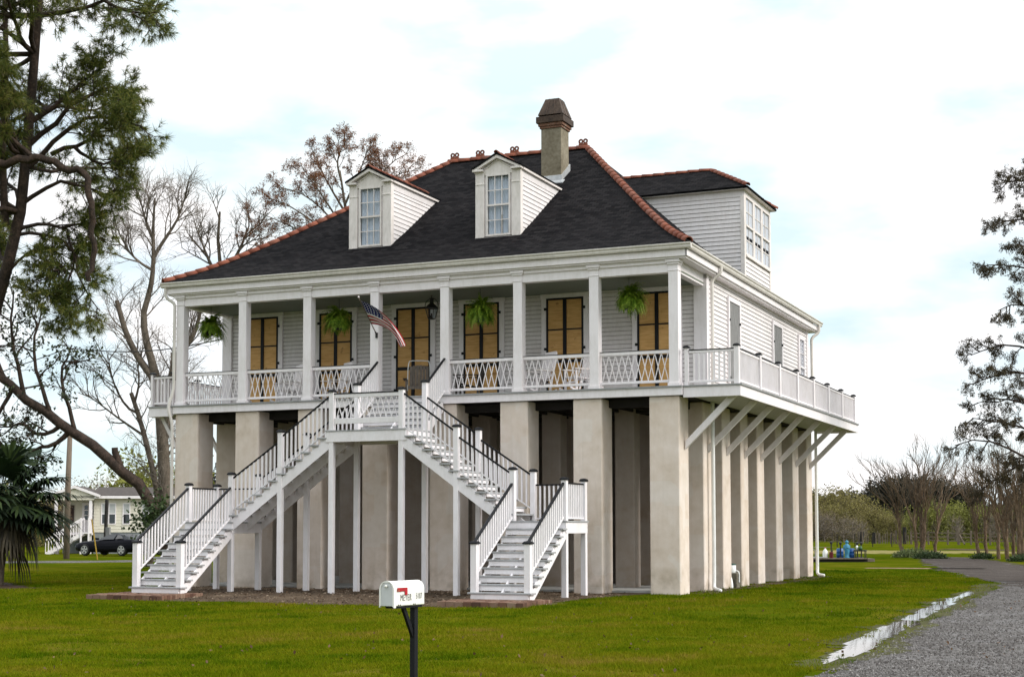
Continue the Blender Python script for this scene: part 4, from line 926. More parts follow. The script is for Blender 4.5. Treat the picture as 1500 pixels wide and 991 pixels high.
for k in range(len(arch)-1):
    A0, A1, B0, B1 = o1[k], o1[k+1], i1[k], i1[k+1]
    for e0, e1, q in ((-ln/2-.012, -ln/2-.012, ((A0, A1), (B1, B0))),): rim.face([(e0, A0[0], h+A0[1]), (e0, A1[0], h+A1[1]), (e0, B1[0], h+B1[1]), (e0, B0[0], h+B0[1])])
    rim.face([(-ln/2-.012, A0[0], h+A0[1]), (-ln/2+.02, A0[0], h+A0[1]), (-ln/2+.02, A1[0], h+A1[1]), (-ln/2-.012, A1[0], h+A1[1])])
    rim.face([(-ln/2-.012, B0[0], h+B0[1]), (-ln/2-.012, B1[0], h+B1[1]), (-ln/2+.004, B1[0], h+B1[1]), (-ln/2+.004, B0[0], h+B0[1])])
rim.build('door_rim', MATS['white_enamel'], t, local=True)
dm = MB(); dm.prism([(a*.83, c*.93+.004) for a, c in arch], (-ln/2-.006, -ln/2-.001), lambda a, c, e: (e, a, h+c)); dr = dm.build('mailbox_door', plain('grey_enamel_door', (0.56, 0.57, 0.57), 0.4, 0.08, 6), t, local=True)
kn = MB(); kn.tube([(-ln/2-.006, 0, h+H*.80), (-ln/2-.03, 0, h+H*.80)], [.011, .015], 10); kn.build('door_knob', MATS['white_enamel'], dr, local=True, smooth=True)
fl = MB(); sy_ = -r_-.006
fl.prism([(-.20, .122), (-.20, .158), (-.045, .158), (-.045, .088), (-.083, .088), (-.083, .124)], (sy_-.003, sy_), lambda a, c, e: (a, e, h+c+.015)); fg = fl.build('signal_flag', M_RED, t, local=True)
MB().tube([(-.187, sy_-.009, h+.15), (-.187, sy_, h+.15)], .007, 8).build('rivet', plain('brass', (0.45, 0.36, 0.16), 0.35, 0.1, 5, metal=0.8), fg, local=True)
def lettering(txt, size, mat, parent, mtx, name='lettering', space=1.0):
    cu = bpy.data.curves.new('tmp', 'FONT'); cu.body = txt; cu.size = size; cu.extrude = 0.0006; cu.align_x = 'LEFT'; cu.space_character = space
    o = bpy.data.objects.new('tmp', cu); COL.objects.link(o); dg = bpy.context.evaluated_depsgraph_get(); dg.update()
    me = bpy.data.meshes.new_from_object(o.evaluated_get(dg)); bpy.data.objects.remove(o); bpy.data.curves.remove(cu)
    me.name = name; me.transform(mtx); me.materials.clear(); me.materials.append(mat); return place(name, me, parent)
M_INK = plain('faded_black_lettering', (0.07, 0.065, 0.06), 0.7, 0.5, 50, c2=(0.42, 0.41, 0.38))
rotm = Matrix(((1, 0, 0, 0), (0, 0, -1, 0), (0, 1, 0, 0), (0, 0, 0, 1)))
lettering('MEYER', .088, M_INK, body, Matrix.Translation((-.150, -r_-.0042, h+.050)) @ rotm @ Matrix.Diagonal((.62, 1, 1, 1)), 'name_lettering', 1.12)
lettering('5107', .078, M_INK, body, Matrix.Translation((.095, -r_-.0042, h+.062)) @ rotm @ Matrix.Diagonal((.56, 1, 1, 1)), 'number_lettering', 1.15)
bl = MB()
for x in (-.175, -.15, .06, .085): bl.tube([(x, -r_-.005, h+.012), (x, -r_, h+.012)], .0055, 8)
bl.build('screw', M_IRON, t, local=True)
box(.15, .208, -.029, .029, -.3, h-.008).build('mailbox_post', M_BLACK, t, 0.004, local=True); MB().beam((.0, 0, h-.006), (.16, 0, h-.30), .04, .03, (0, 1, 0)).build('brace', M_BLACK, t, local=True)
box(-.19, .228, -.06, .06, h-.022, h-.003).build('mounting_board', M_BLACK, t, local=True)

# ------------------------------------------------------------------ small things by the house
t = thing('pump_box', 'grey concrete pump box with a white tank on top beside the side piers', 'pump box', (14.66, 4.62, -.07)); t.scale = (.72, .72, .72)
box(-.05, .42, .15, .62, -.1, .55).build('box_body', stained('mossy_concrete', (.07, .06, .04), (.15, .135, .10), (.25, .23, .19)), t, .01, local=True)
MB().lathe([(.17, .55), (.18, .60), (.18, .85), (.15, .87)], (.15, .38), 14).build('tank', M_PVC, t, local=True, smooth=True)
MB().lathe([(.185, .86), (.185, .90), (.10, .92)], (.15, .38), 14).build('tank_lid', plain('green_lid', (.02, .07, .05), .5), t, local=True, smooth=True)
MB().tube(smooth_path([(.0, .02, .62), (.14, -.02, .56), (.26, -.1, .32), (.30, -.16, .02), (.31, -.18, -.05)], 2), .062, 10).build('pipe', M_PVC, t, local=True, smooth=True)
MB().tube(smooth_path([(.25, .38, .62), (.40, .38, .64), (.45, .38, .55), (.45, .38, .2)], 2), .03, 8).build('pipe', M_PVC, t, local=True, smooth=True)
MB().tube([(-.0, .05, .55), (-.0, .05, 6.7)], .025, 6).build('conduit', M_IRON, t, local=True)
m = MB(); m.beam((13.30, 2.95, 0.0), (13.02, 3.35, 1.15), .18, .03, (0, 1, 0)); tag(m.build('plank', M_POLE), 'brown wooden plank leaning between the piers under the house', 'plank')
m = MB(); m.box(13.25, 13.42, 3.6, 3.7, 0, 4.0); m.box(13.5, 13.62, 3.62, 3.68, 0, 4.0); m.box(13.25, 13.62, 3.605, 3.695, 4.0, 4.14); m.build('door_casing', M_WHITE, house)
m = MB(); m.box(9.75, 9.95, .30, .40, -.09, .1); tag(m.build('vent_block', M_IRON), 'small dark block on the dirt at the slab edge behind the right stair', 'block')

# ------------------------------------------------------------------ vegetation helpers
def nrm(v): return v/(np.linalg.norm(v, axis=-1, keepdims=True)+1e-9)
def wander(rng, p, d, ln, n, curv, up):
    pts = [np.array(p, float)]; d = nrm(np.array(d, float))
    for i in range(n):
        d = nrm(d+rng.normal(0, curv, 3)+np.array([0, 0, up])); pts.append(pts[-1]+d*ln/n)
    return np.array(pts)
def sub(rng, parent, rad, P, lvl, outp, tips):
    """grow child branches along a polyline"""
    if lvl >= len(P['n']): return
    n = P['n'][lvl]; seg = np.linalg.norm(np.diff(parent, axis=0), axis=1); tot = seg.sum(); k0 = P['start'][lvl]
    for i in range(n):
        f = k0+(1-k0)*(i+rng.rand())/n; x = f*(len(parent)-1); a = min(int(x), len(parent)-2); p = parent[a]+(parent[a+1]-parent[a])*(x-a); t = nrm(parent[a+1]-parent[a])
        q = nrm(np.cross(t, rng.normal(0, 1, 3))); ang = R(P['ang'][lvl])*(0.75+.5*rng.rand()); d = t*math.cos(ang)+q*math.sin(ang)
        if 'flat' in P: d[2] *= P['flat'][lvl]
        ln = P['len'][lvl]*(1.05-.55*f)*(.7+.6*rng.rand())
        r = min(P['rad'][lvl], rad*(1-.6*f))*(.8+.4*rng.rand()); c = wander(rng, p, d, ln, P['seg'][lvl], P['curv'][lvl], P['up'][lvl])
        outp.append((c, r, r*P.get('tip', .35), lvl)); 
        if lvl >= len(P['n'])-1: tips.append(c)
        sub(rng, c, r, P, lvl+1, outp, tips)
def tubes(lines, sides):
    """lines: (pts, r0, r1) -> one mesh arrays"""
    groups = {}
    for c, r0, r1 in lines: groups.setdefault(len(c), []).append((c, r0, r1))
    Vs = []; Fs = []; b = 0
    for k, ls in groups.items():
        P = np.array([l[0] for l in ls]); r = np.linspace(0, 1, k)[None, :]; rad = np.array([l[1] for l in ls])[:, None]*(1-r)+np.array([l[2] for l in ls])[:, None]*r
        D = np.empty_like(P); D[:, 1:-1] = P[:, 2:]-P[:, :-2]; D[:, 0] = P[:, 1]-P[:, 0]; D[:, -1] = P[:, -1]-P[:, -2]; D = nrm(D)
        ref = np.broadcast_to(nrm(np.array([0.31, 0.87, 0.12])), D.shape); A = nrm(np.cross(D, ref)); B = np.cross(D, A)
        an = 2*math.pi*np.arange(sides)/sides
        V = P[:, :, None, :]+rad[:, :, None, None]*(A[:, :, None, :]*np.cos(an)[None, None, :, None]+B[:, :, None, :]*np.sin(an)[None, None, :, None])
        m = len(ls); idx = b+np.arange(m*k*sides).reshape(m, k, sides); a0 = idx[:, :-1]; a1 = idx[:, 1:]
        F = np.stack([a0, np.roll(a0, -1, 2), np.roll(a1, -1, 2), a1], -1).reshape(-1, 4); Vs.append(V.reshape(-1, 3)); Fs.append(F); b += m*k*sides
    return np.concatenate(Vs), np.concatenate(Fs)
def tubemesh(name, lines, sides, mat, parent, org):
    V, F = tubes(lines, sides); return place(name, setmesh(name, V-np.array(org), F.ravel(), [4]*len(F), mat, None, True), parent)
def leafquads(rng, pos, size, asp=0.5, droop=0.0, dirs=None, var=.35):
    n = len(pos); d = rng.normal(0, 1, (n, 3))
    if dirs is not None: d = dirs*1.2+d*.7
    d[:, 2] -= droop; d = nrm(d); w = nrm(np.cross(d, rng.normal(0, 1, (n, 3)))); s = size*(1-var+2*var*rng.rand(n, 1))
    V = np.stack([pos, pos+d*s*.5+w*s*asp*.5, pos+d*s, pos+d*s*.5-w*s*asp*.5], 1).reshape(-1, 3); F = np.arange(4*n).reshape(n, 4); return V, F
def leafmesh(name, V, F, mat, parent, org):
    return place(name, setmesh(name, V-np.array(org), F.ravel(), [F.shape[1]]*len(F), mat), parent)
def tippoints(rng, tips, per, spread, lo=.2):
    out = []; dr = []
    for c in tips:
        k = len(c)-1; f = lo+(1-lo)*rng.rand(per); x = np.minimum(f*k, k-1e-6); i = x.astype(int); p = c[i]+(c[i+1]-c[i])*(x-i)[:, None]; out.append(p+rng.normal(0, spread, (per, 3))); dr.append(nrm(c[i+1]-c[i]))
    return np.concatenate(out), np.concatenate(dr)
def needletufts(rng, tips, per, n, ln, wid):
    """bunches of long needles at points along the twigs"""
    P, D = tippoints(rng, tips, per, .01, .35); P = np.concatenate([P]+[np.array([c[-1] for c in tips])]); D = np.concatenate([D]+[np.array([nrm(c[-1]-c[-2]) for c in tips])])
    P = np.repeat(P, n, 0); D = np.repeat(D, n, 0); d = nrm(D*.75+rng.normal(0, .62, P.shape)); L_ = ln*(.6+.6*rng.rand(len(P), 1)); w = nrm(np.cross(d, rng.normal(0, 1, d.shape)))*wid
    e = P+d*L_; e[:, 2] -= .035
    V = np.stack([P-w, P+w, e], 1).reshape(-1, 3); return V, np.arange(3*len(P)).reshape(-1, 3)
def px(l, d): return [at(u, v, d+(e[0] if e else 0)) for u, v, *e in l]
def resample(pts, n):
    pts = np.array(pts, float); s = np.concatenate(([0], np.cumsum(np.linalg.norm(np.diff(pts, axis=0), axis=1)))); t = np.linspace(0, s[-1], n); return np.stack([np.interp(t, s, pts[:, k]) for k in range(3)], -1)
def curve_line(pts, n, rng=None, jit=0.0):
    q = np.array([tuple(p) for p in smooth_path(pts, 2)]); q = resample(q, n)
    if rng is not None: q[1:-1] += rng.normal(0, jit, (n-2, 3))
    return q

def tree(name, label, group, org, trunks, P, seed, bark, twig, leaf=None, category='tree', twigname='branches', heavy=None):
    """trunks: (polyline, r0, r1). Trunk lines become the trunk, children the branches, leaf(rng, tips) the crown"""
    rng = np.random.RandomState(seed); t = thing(name, label, category, org, 0, group); outp = []; tips = []
    for k, (c, r0, r1) in enumerate(trunks):
        if heavy is None or k in heavy: sub(rng, c, r0, P, 0, outp, tips)
    big = [(c, a, b) for c, a, b in trunks]
    tubemesh('trunk', big, 10, bark, t, org)
    l0 = [(c, a, b) for c, a, b, l in outp if l == 0]; l1 = [(c, a, b) for c, a, b, l in outp if l > 0]
    for q in l0: tubemesh('limb', [q], 6, bark, t, org)
    if l1: tubemesh(twigname, l1, 3, twig, t, org)
    if leaf: V, F, mat = leaf(rng, tips); leafmesh('crown', V, F, mat, t, org)
    return t

# ------------------------------------------------------------------ big pine at the left edge
D1 = 30.0
rng = np.random.RandomState(5)
base = at(-62, 905, D1); base[2] = gz(base[1]); org = base
trunk = curve_line([base-np.array([0, 0, .3])]+px([(-45, 700), (-14, 470), (14, 380), (30, 320), (38, 230), (48, 120), (60, -40), (75, -230)], D1), 16)
trunk2 = curve_line(px([(8, 330), (2, 220), (10, 100), (5, -60)], D1), 8)
limbs = []
def LB(l, r0, r1, n=9): limbs.append((curve_line(px([(q[0]-20*max(0, min(1, (q[0]-90)/100)),)+tuple(q[1:]) for q in l], D1), n, rng, .02), r0, r1))
LB([(-40, 28), (30, 26), (90, 20), (130, 10), (165, 0), (205, -4), (240, 8, .6)], .075, .015)
LB([(60, -60), (120, -30), (170, 5), (215, 20, -.5), (252, 18, -.8)], .06, .012)
LB([(42, 180), (90, 150), (140, 110), (180, 88, .6)], .06, .012)
LB([(40, 215), (95, 165), (150, 130), (205, 130, .9), (222, 140, 1.2)], .06, .012)
LB([(36, 250), (90, 195), (140, 170), (190, 175, -.6), (228, 185, -1.0)], .06, .012)
LB([(75, 226), (115, 216), (140, 205), (165, 190), (185, 165, -.3), (215, 165, -.6)], .05, .012)
LB([(115, 216), (135, 225), (155, 243), (180, 238), (212, 232, .3)], .04, .01)
LB([(30, 300), (80, 262), (130, 272), (175, 288), (200, 268, .5)], .05, .012)
LB([(20, 340), (60, 325), (100, 335), (135, 320), (160, 350, .4)], .045, .012)
LB([(18, 345), (70, 340), (110, 360), (125, 410), (140, 440, -.3), (160, 455, -.4)], .04, .01)
LB([(100, 338), (118, 375), (100, 420), (88, 440), (112, 470, .3)], .03, .01)
LB([(120, 398), (100, 385), (78, 395), (72, 420)], .022, .008, 6)
LB([(10, 400), (40, 370), (70, 360), (90, 375, .5)], .035, .01)
for k in range(40):                          # limbs going back, forward and left
    zf_ = rng.uniform(.50, 1.0); p = trunk[int(zf_*15)]; a = rng.uniform(0, 6.283); d = np.array([math.cos(a), math.sin(a), rng.uniform(-.15, .35)])
    if d @ _R > .35: d = d-_R*(d @ _R)*1.3
    limbs.append((wander(rng, p, d, rng.uniform(2.0, 3.6), 8, .13, .02), .055, .012))
broken = curve_line(px([(-40, 240), (0, 239), (30, 236), (46, 228), (58, 228), (80, 236), (98, 250), (118, 250), (130, 258), (132, 290), (136, 318), (132, 335), (138, 360), (134, 385), (130, 412)], D1-1.2), 30, rng, .028)
broken2 = curve_line(px([(46, 228), (30, 214), (12, 198)], D1-1.2), 6, rng, .01)
PINE = dict(n=[12, 8], start=[.3, .25], ang=[48, 45], len=[.85, .40], rad=[.015, .006], seg=[6, 4], curv=[.17, .2], up=[.03, .06], tip=.4)
t = thing('pine_tree', 'tall shaggy pine with long needles and a snapped drooping limb at the left edge', 'tree', org)
outp = []; tips = []
for c, a, b in limbs: sub(rng, c, a, PINE, 0, outp, tips)
tubemesh('trunk', [(trunk, .16, .06), (trunk2, .08, .04)], 12, M_PINEBARK, t, org)
[tubemesh('limb', [q], 7, M_PINEBARK, t, org) for q in limbs]
tubemesh('broken_limb', [(broken, .085, .05), (broken2, .05, .03)], 9, M_PINEBARK, t, org)
tubemesh('branches', [(c, a, b) for c, a, b, l in outp], 4, M_PINEBARK, t, org)
V, F = needletufts(rng, tips, 3, 14, .185, .0052); leafmesh('crown', V, F, M_NEEDLE, t, org)

# ------------------------------------------------------------------ trees behind, left of the house
D2 = 62.0
org = at(240, 826, D2); org[2] = gz(0)
low = lambda l, n=14, j=.03: curve_line(px(l, D2), n, np.random.RandomState(9), j)
def cut(a): return [org-np.array([0, 0, .3])]+a
oak = [(curve_line([org-np.array([0, 0, .3])]+px([(243, 790), (236, 757), (205, 712), (170, 678), (130, 648), (100, 628), (60, 597), (20, 566), (-30, 530), (-80, 500)], D2), 18, np.random.RandomState(3), .05), .27, .15),
       (low([(176, 684), (172, 668), (168, 655)], 5), .17, .13), (low([(103, 630), (80, 652), (60, 655), (36, 668)], 7), .12, .04)]
oak += [(low(l, 8, .05), .10, .03) for l in ([(110, 632), (100, 585), (85, 545), (105, 505)], [(75, 608), (60, 560), (45, 500), (62, 450)], [(35, 578), (25, 520), (12, 470), (20, 425)], [(20, 566), (-10, 620), (5, 680)], [(90, 622), (60, 640), (30, 620), (0, 625)], [(10, 560), (-15, 500), (-25, 450)])]
POAK = dict(n=[7, 5, 4], start=[.2, .2, .2], ang=[55, 45, 45], len=[1.9, 1.0, .55], rad=[.04, .018, .009], seg=[7, 5, 4], curv=[.17, .2, .22], up=[.03, .03, .0])
def oakleaf(rng, tips):
    keep = [c for c in tips if rng.rand() < .62]; P_, D_ = tippoints(rng, keep, 6, .07, .1); V, F = leafquads(rng, P_, .16, .55, .2); return V, F, M_OAKLEAF
tree('leaning_oak', 'dark leaning trunk slanting up to the left with small dark leaves', 'trees left of the house', org, oak, POAK, 4, M_PINEBARK, M_PINEBARK, oakleaf, twigname='twigs', heavy=tuple(range(2, 11)))
# ivy at the foot of the fork
rng = np.random.RandomState(12); c0 = at(232, 760, D2-.6); P_ = c0+rng.normal(0, 1, (1500, 3))*np.array([.55, .5, .45]); V, F = leafquads(rng, P_, .14, .8, .3)
tag(leafmesh('ivy', V, F, M_IVY, None, (0, 0, 0)), 'clump of green ivy growing round the forked trunk foot', 'ivy')
org2 = org+np.array([.6, .8, 0])
bare = [(curve_line([org2-np.array([0, 0, .3])]+px([(243, 755), (241, 700), (238, 640), (234, 590), (230, 560)], D2+1), 12), .33, .22),
        (curve_line(px([(230, 565), (224, 552), (206, 530), (188, 497), (179, 470), (171, 440)], D2+1), 10), .17, .10),
        (curve_line(px([(231, 560), (218, 514), (212, 490), (209, 457), (218, 433), (224, 403), (225, 370), (224, 330), (227, 290)], D2+1), 14), .19, .04),
        (curve_line(px([(224, 378), (238, 355), (262, 320), (272, 285)], D2+1), 9), .09, .025), (curve_line(px([(222, 395), (205, 385), (185, 365), (168, 350)], D2+1), 9), .06, .02), (curve_line(px([(224, 350), (212, 320), (205, 290)], D2+1.5), 8), .08, .025),
        (curve_line(px([(241, 640), (250, 560), (257, 530), (256, 516)], D2+1.4), 9), .22, .17), (curve_line(px([(254, 545), (270, 510), (288, 482), (294, 452)], D2+1.4), 8), .15, .07)]
PBARE = dict(n=[10, 7, 5], start=[.25, .15, .15], ang=[36, 38, 42], len=[2.0, 1.25, .75], rad=[.032, .014, .008], seg=[6, 5, 4], curv=[.14, .16, .18], up=[.08, .06, .03])
tree('bare_tree', 'tall leafless grey tree with a forked trunk just left of the porch', 'trees left of the house', org2, bare, PBARE, 8, M_BARK, M_PALETWIG, twigname='twigs')
org3 = at(215, 826, D2+3); org3[2] = gz(0)
thin = [(curve_line([org3-np.array([0, 0, .3])]+px([(236, 745), (221, 675), (212, 638), (200, 598), (192, 575)], D2+2), 11), .18, .09),
        (curve_line(px([(203, 605), (185, 598), (165, 560), (158, 520)], D2+2), 8), .06, .02), (curve_line(px([(197, 590), (205, 560), (200, 530)], D2+2), 8), .06, .02), (curve_line(px([(214, 640), (170, 610), (135, 582), (115, 575)], D2+2), 8), .06, .015), (curve_line(px([(224, 690), (240, 670), (255, 655)], D2+2), 7), .06, .02)]
PTH = dict(n=[9, 5, 3], start=[.3, .2, .2], ang=[42, 40, 42], len=[1.8, 1.0, .6], rad=[.03, .014, .009], seg=[6, 5, 4], curv=[.16, .18, .18], up=[.08, .05, .02])
tree('bare_tree', 'thin leafless tree with spreading twigs left of the forked tree', 'trees left of the house', org3, thin, PTH, 18, M_BARK, M_PALETWIG, twigname='twigs')
# bare tree and rusty cypress behind the roof
org4 = at(345, 825, 66); org4[2] = gz(0)
b4 = [(curve_line([org4-np.array([0, 0, .3])]+px([(342, 600), (335, 480), (325, 420), (322, 380), (318, 340), (322, 310)], 66), 14), .3, .05), (curve_line(px([(325, 420), (305, 380), (292, 345)], 66), 8), .11, .03), (curve_line(px([(326, 410), (352, 365), (365, 330)], 66), 8), .11, .03)]
PB4 = dict(n=[8, 6, 5], start=[.4, .2, .2], ang=[35, 38, 40], len=[1.9, 1.2, .7], rad=[.035, .018, .011], seg=[6, 5, 4], curv=[.12, .14, .16], up=[.1, .06, .03])
tree('bare_tree', 'leafless tree showing only its top behind the left slope of the roof', 'trees behind the roof', org4, b4, PB4, 28, M_BARK, M_TWIG, twigname='twigs')
org5 = at(520, 825, 64); org5[2] = gz(0)
c5 = [(curve_line([org5-np.array([0, 0, .3])]+px([(522, 600), (520, 430), (514, 350), (505, 300), (498, 250)], 64), 16), .36, .035)]
for l in ([(515, 400), (470, 355), (425, 330), (380, 312)], [(510, 365), (460, 325), (415, 295), (385, 290)], [(512, 350), (475, 290), (450, 255), (440, 240)], [(505, 310), (475, 260), (462, 225)], [(505, 300), (528, 250), (540, 215)],
          [(515, 335), (558, 272), (592, 250), (608, 250)], [(512, 315), (545, 268), (580, 232), (592, 228)], [(520, 420), (455, 390), (410, 365), (365, 358)], [(500, 265), (492, 235), (505, 210)], [(512, 360), (480, 312), (440, 280), (408, 275)], [(508, 330), (530, 290), (560, 262)]):
    c5.append((curve_line(px(l, 64+np.random.RandomState(len(c5)).uniform(-2, 2)), 9), .055, .015))
PC5 = dict(n=[9, 6, 4], start=[.3, .25, .2], ang=[38, 40, 45], len=[1.1, .6, .32], rad=[.020, .010, .006], seg=[6, 5, 3], curv=[.13, .16, .2], up=[.04, .03, .0])
def cypleaf(rng, tips):
    keep = [c for c in tips if rng.rand() < .8]; P_, D_ = tippoints(rng, keep, 15, .04, .1); V, F = leafquads(rng, P_, .078, .36, .6); return V, F, M_CYPLEAF
tree('cypress_tree', 'cypress with thin rusty brown foliage rising behind the roof beside the left dormer', 'trees behind the roof', org5, c5, PC5, 31, M_BARK, M_TWIG, cypleaf, twigname='twigs')
# cypress at the right edge
D6 = 45.0; org6 = at(1590, 880, D6); org6[2] = gz(0)
c6 = [(curve_line([org6-np.array([0, 0, .3])]+px([(1590, 700), (1588, 500), (1580, 300), (1570, 150)], D6), 16), .45, .12)]
for l in ([(1580, 330), (1530, 285), (1490, 262), (1455, 268)], [(1582, 380), (1520, 330), (1480, 318), (1442, 330)], [(1584, 460), (1520, 400), (1470, 388), (1432, 388)], [(1584, 430), (1530, 362), (1470, 360)], [(1586, 520), (1530, 470), (1480, 440), (1448, 455)],
          [(1586, 570), (1520, 520), (1460, 500), (1408, 520)], [(1588, 600), (1530, 560), (1470, 540), (1415, 560)], [(1588, 640), (1520, 600), (1450, 580), (1418, 590)], [(1590, 700), (1520, 690), (1470, 658), (1420, 640), (1385, 652)], [(1590, 680), (1500, 672), (1460, 690), (1420, 720)], [(1588, 660), (1520, 640), (1470, 620), (1410, 612)], [(1582, 290), (1530, 250), (1490, 248)], [(1585, 500), (1540, 430), (1500, 410)], [(1587, 590), (1550, 520), (1510, 480)]):
    c6.append((curve_line(px([(a+14, b) for a, b in l], D6+np.random.RandomState(len(c6)).uniform(-1.5, 1.5)), 9), .06, .013))
PC6 = dict(n=[13, 7, 3], start=[.25, .25, .2], ang=[46, 45, 45], len=[.66, .38, .2], rad=[.022, .011, .007], seg=[6, 4, 3], curv=[.14, .18, .2], up=[.0, -.06, -.08])
def cyp6(rng, tips):
    keep = [c for c in tips if rng.rand() < .68]; P_, D_ = tippoints(rng, keep, 22, .032, .05); V, F = leafquads(rng, P_, .070, .30, 1.1); return V, F, M_CYPLEAF2
tree('cypress_tree', 'dark drooping cypress whose branches reach in from the right edge', None, org6, c6, PC6, 41, M_PINEBARK, M_TWIG, cyp6, twigname='twigs')

# ------------------------------------------------------------------ crepe myrtles along the drive
def myrtle(org, stems, label, seed, hgt=7.4, wid=3.4):
    rng = np.random.RandomState(seed); tr = []; n_ = len(stems)
    for k, (dx, dy, lean) in enumerate(stems):
        b = np.array(org)+_R*dx+np.array([0, dy, -.2]); e = b+_R*(lean*.14+rng.normal(0, .08))+np.array([0, rng.normal(0, .2), hgt*rng.uniform(.30, .40)])
        tr.append((curve_line([b, (b*.6+e*.4)+rng.normal(0, .08, 3), e], 9, rng, .02), .105, .07)); stem = tr[-1][0]
        m_ = 6 if n_ > 3 else 7
        for q in range(m_):
            f = (q+.5)/m_; side = (f*2-1); a = lean*.62+side*wid*.50; s0 = stem[-1-rng.randint(0, 4)]; top = s0+_R*a+np.array([0, rng.normal(0, .9), 0])+np.array([0, 0, hgt*(.56-.10*abs(side)-.05*abs(lean))*rng.uniform(.85, 1.1)])
            tr.append((curve_line([s0, s0+(top-s0)*np.array([.24, .24, .42])+rng.normal(0, .08, 3), s0+(top-s0)*np.array([.66, .66, .74])+rng.normal(0, .08, 3), top], 10, rng, .03), .034, .010))
    P = dict(n=[8 if n_ > 3 else 6, 5 if n_ > 3 else 4], start=[.15, .15], ang=[24, 26], len=[1.5, .8], rad=[.018, .010], seg=[6, 4], curv=[.08, .10], up=[.09, .07], tip=.45)
    return tree('crepe_myrtle', label, 'bare crepe myrtles along the drive', org, tr, P, seed, M_MYRTLE, M_TWIG, twigname='twigs')
def G(u, d): p = at(u, 773, d); p[2] = gz(p[1]); return p
myrtle(G(1345, 85), [(-.9, .3, -1.6), (-.15, 0, -.6), (.1, .3, .2), (.3, -.2, .6), (.85, .2, 1.7)], 'leafless multi-stemmed crepe myrtle standing alone left of the drive bend', 51, 7.2, 3.6)
r1 = myrtle(G(1440, 80), [(-.25, 0, -1.0), (.15, .2, .3)], 'bare crepe myrtle right of the drive, first of the row after the gap', 52, 6.8, 3.0)
myrtle(G(1464, 79), [(-.1, 0, -.5), (.3, .2, .9)], 'bare crepe myrtle right of the drive, second of the row', 53, 6.6, 2.8)
myrtle(G(1482, 76), [(-.2, 0, -.6), (.0, .3, .2), (.35, -.1, .8)], 'bare crepe myrtle right of the drive, third of the row', 54, 6.8, 2.8)
myrtle(G(1500, 74), [(-.1, 0, -.4), (.3, .1, .7)], 'bare crepe myrtle right of the drive, cut by the picture edge', 55, 6.8, 2.8)
def shrub(p, sx, sy, sz, n, label, seed, mat, size=.1, group=None):
    rng = np.random.RandomState(seed); t = thing('shrub', label, 'shrub', p, 0, group); stems = []
    for k in range(18):
        a = rng.uniform(0, 6.283); stems.append((wander(rng, (0, 0, -.05), (math.cos(a)*sx, math.sin(a)*sy, sz*1.2), (sx+sz)*.55, 5, .12, .0), .012, .004))
    V, F = tubes(stems, 3); place('stems', setmesh('stems', V, F.ravel(), [4]*len(F), M_TWIG), t)
    q = nrm(rng.normal(0, 1, (n, 3)))*np.cbrt(rng.rand(n, 1))*(.75+.35*vnoise(np.arange(n)*.37, np.arange(n)*.11, 1, seed)[:, None]); q[:, 2] = np.abs(q[:, 2]); V, F = leafquads(rng, q*np.array([sx, sy, sz]), size, .4, -.2)
    place('leaves', setmesh('leaves', V, F.ravel(), [4]*len(F), mat), t); return t
shrub(G(1340, 84.2), 1.3, .9, .5, 2400, 'grey green low shrub at the foot of the lone crepe myrtle', 61, M_SHRUB, .12)
shrub(G(1362, 80), 1.0, .7, .42, 1600, 'dark green low shrub on the drive side of the lone crepe myrtle', 62, M_IVY, .12)
shrub(G(1322, 83.5), .6, .5, .35, 900, 'small pale shrub left of the lone crepe myrtle stems', 65, M_SHRUB, .12)
shrub(G(1438, 79), .7, .6, .32, 1000, 'dark low shrub under the first crepe myrtle of the row', 63, M_IVY, .12); shrub(G(1497, 73), .8, .7, .38, 1200, 'dark low shrub under the last crepe myrtle at the picture edge', 64, M_IVY, .12)

# ------------------------------------------------------------------ fan palm
D7 = 44.0; org7 = G(-6, D7); t = thing('fan_palm', 'low fan palm with drooping dark fronds and a thatch of dead leaves', 'palm', org7)
rng = np.random.RandomState(71); stem = curve_line([org7*0+np.array([0, 0, -.3]), np.array([.1, 0, 1.2]), np.array([.05, .1, 2.6])], 8)
V, F = tubes([(stem, .24, .19)], 12); place('trunk', setmesh('trunk', V, F.ravel(), [4]*len(F), M_BARK, None, True), t)
def fan(Vl, Fl, p, d, size, droop, rng, nb=24, spread=120):
    """pleated fan: blades radiating from the petiole end"""
    d = nrm(d); sd = nrm(np.cross(d, [0, 0, 1.0])); up = np.cross(sd, d)
    for k in range(nb):
        a = R(-spread+2*spread*k/(nb-1)); v = d*math.cos(a)+sd*math.sin(a)+up*(.10*math.cos(a)+.16*rng.rand()); v = nrm(v); ln = size*(.72+.28*math.cos(a*.6))*(.9+.2*rng.rand()); w = nrm(np.cross(v, up))*size*.062
        p0 = p; p1 = p+v*ln*.5; p2 = p+v*ln*.82+np.array([0, 0, -droop*.22*size]); p3 = p+v*ln+np.array([0, 0, -droop*.62*size]); b = len(Vl)
        Vl += [p0-w*.25, p0+w*.25, p1-w, p1+w, p2-w*.7, p2+w*.7, p3]; Fl.append((b, b+1, b+3, b+2)); Fl.append((b+2, b+3, b+5, b+4)); Fl.append((b+4, b+5, b+6, b+6))
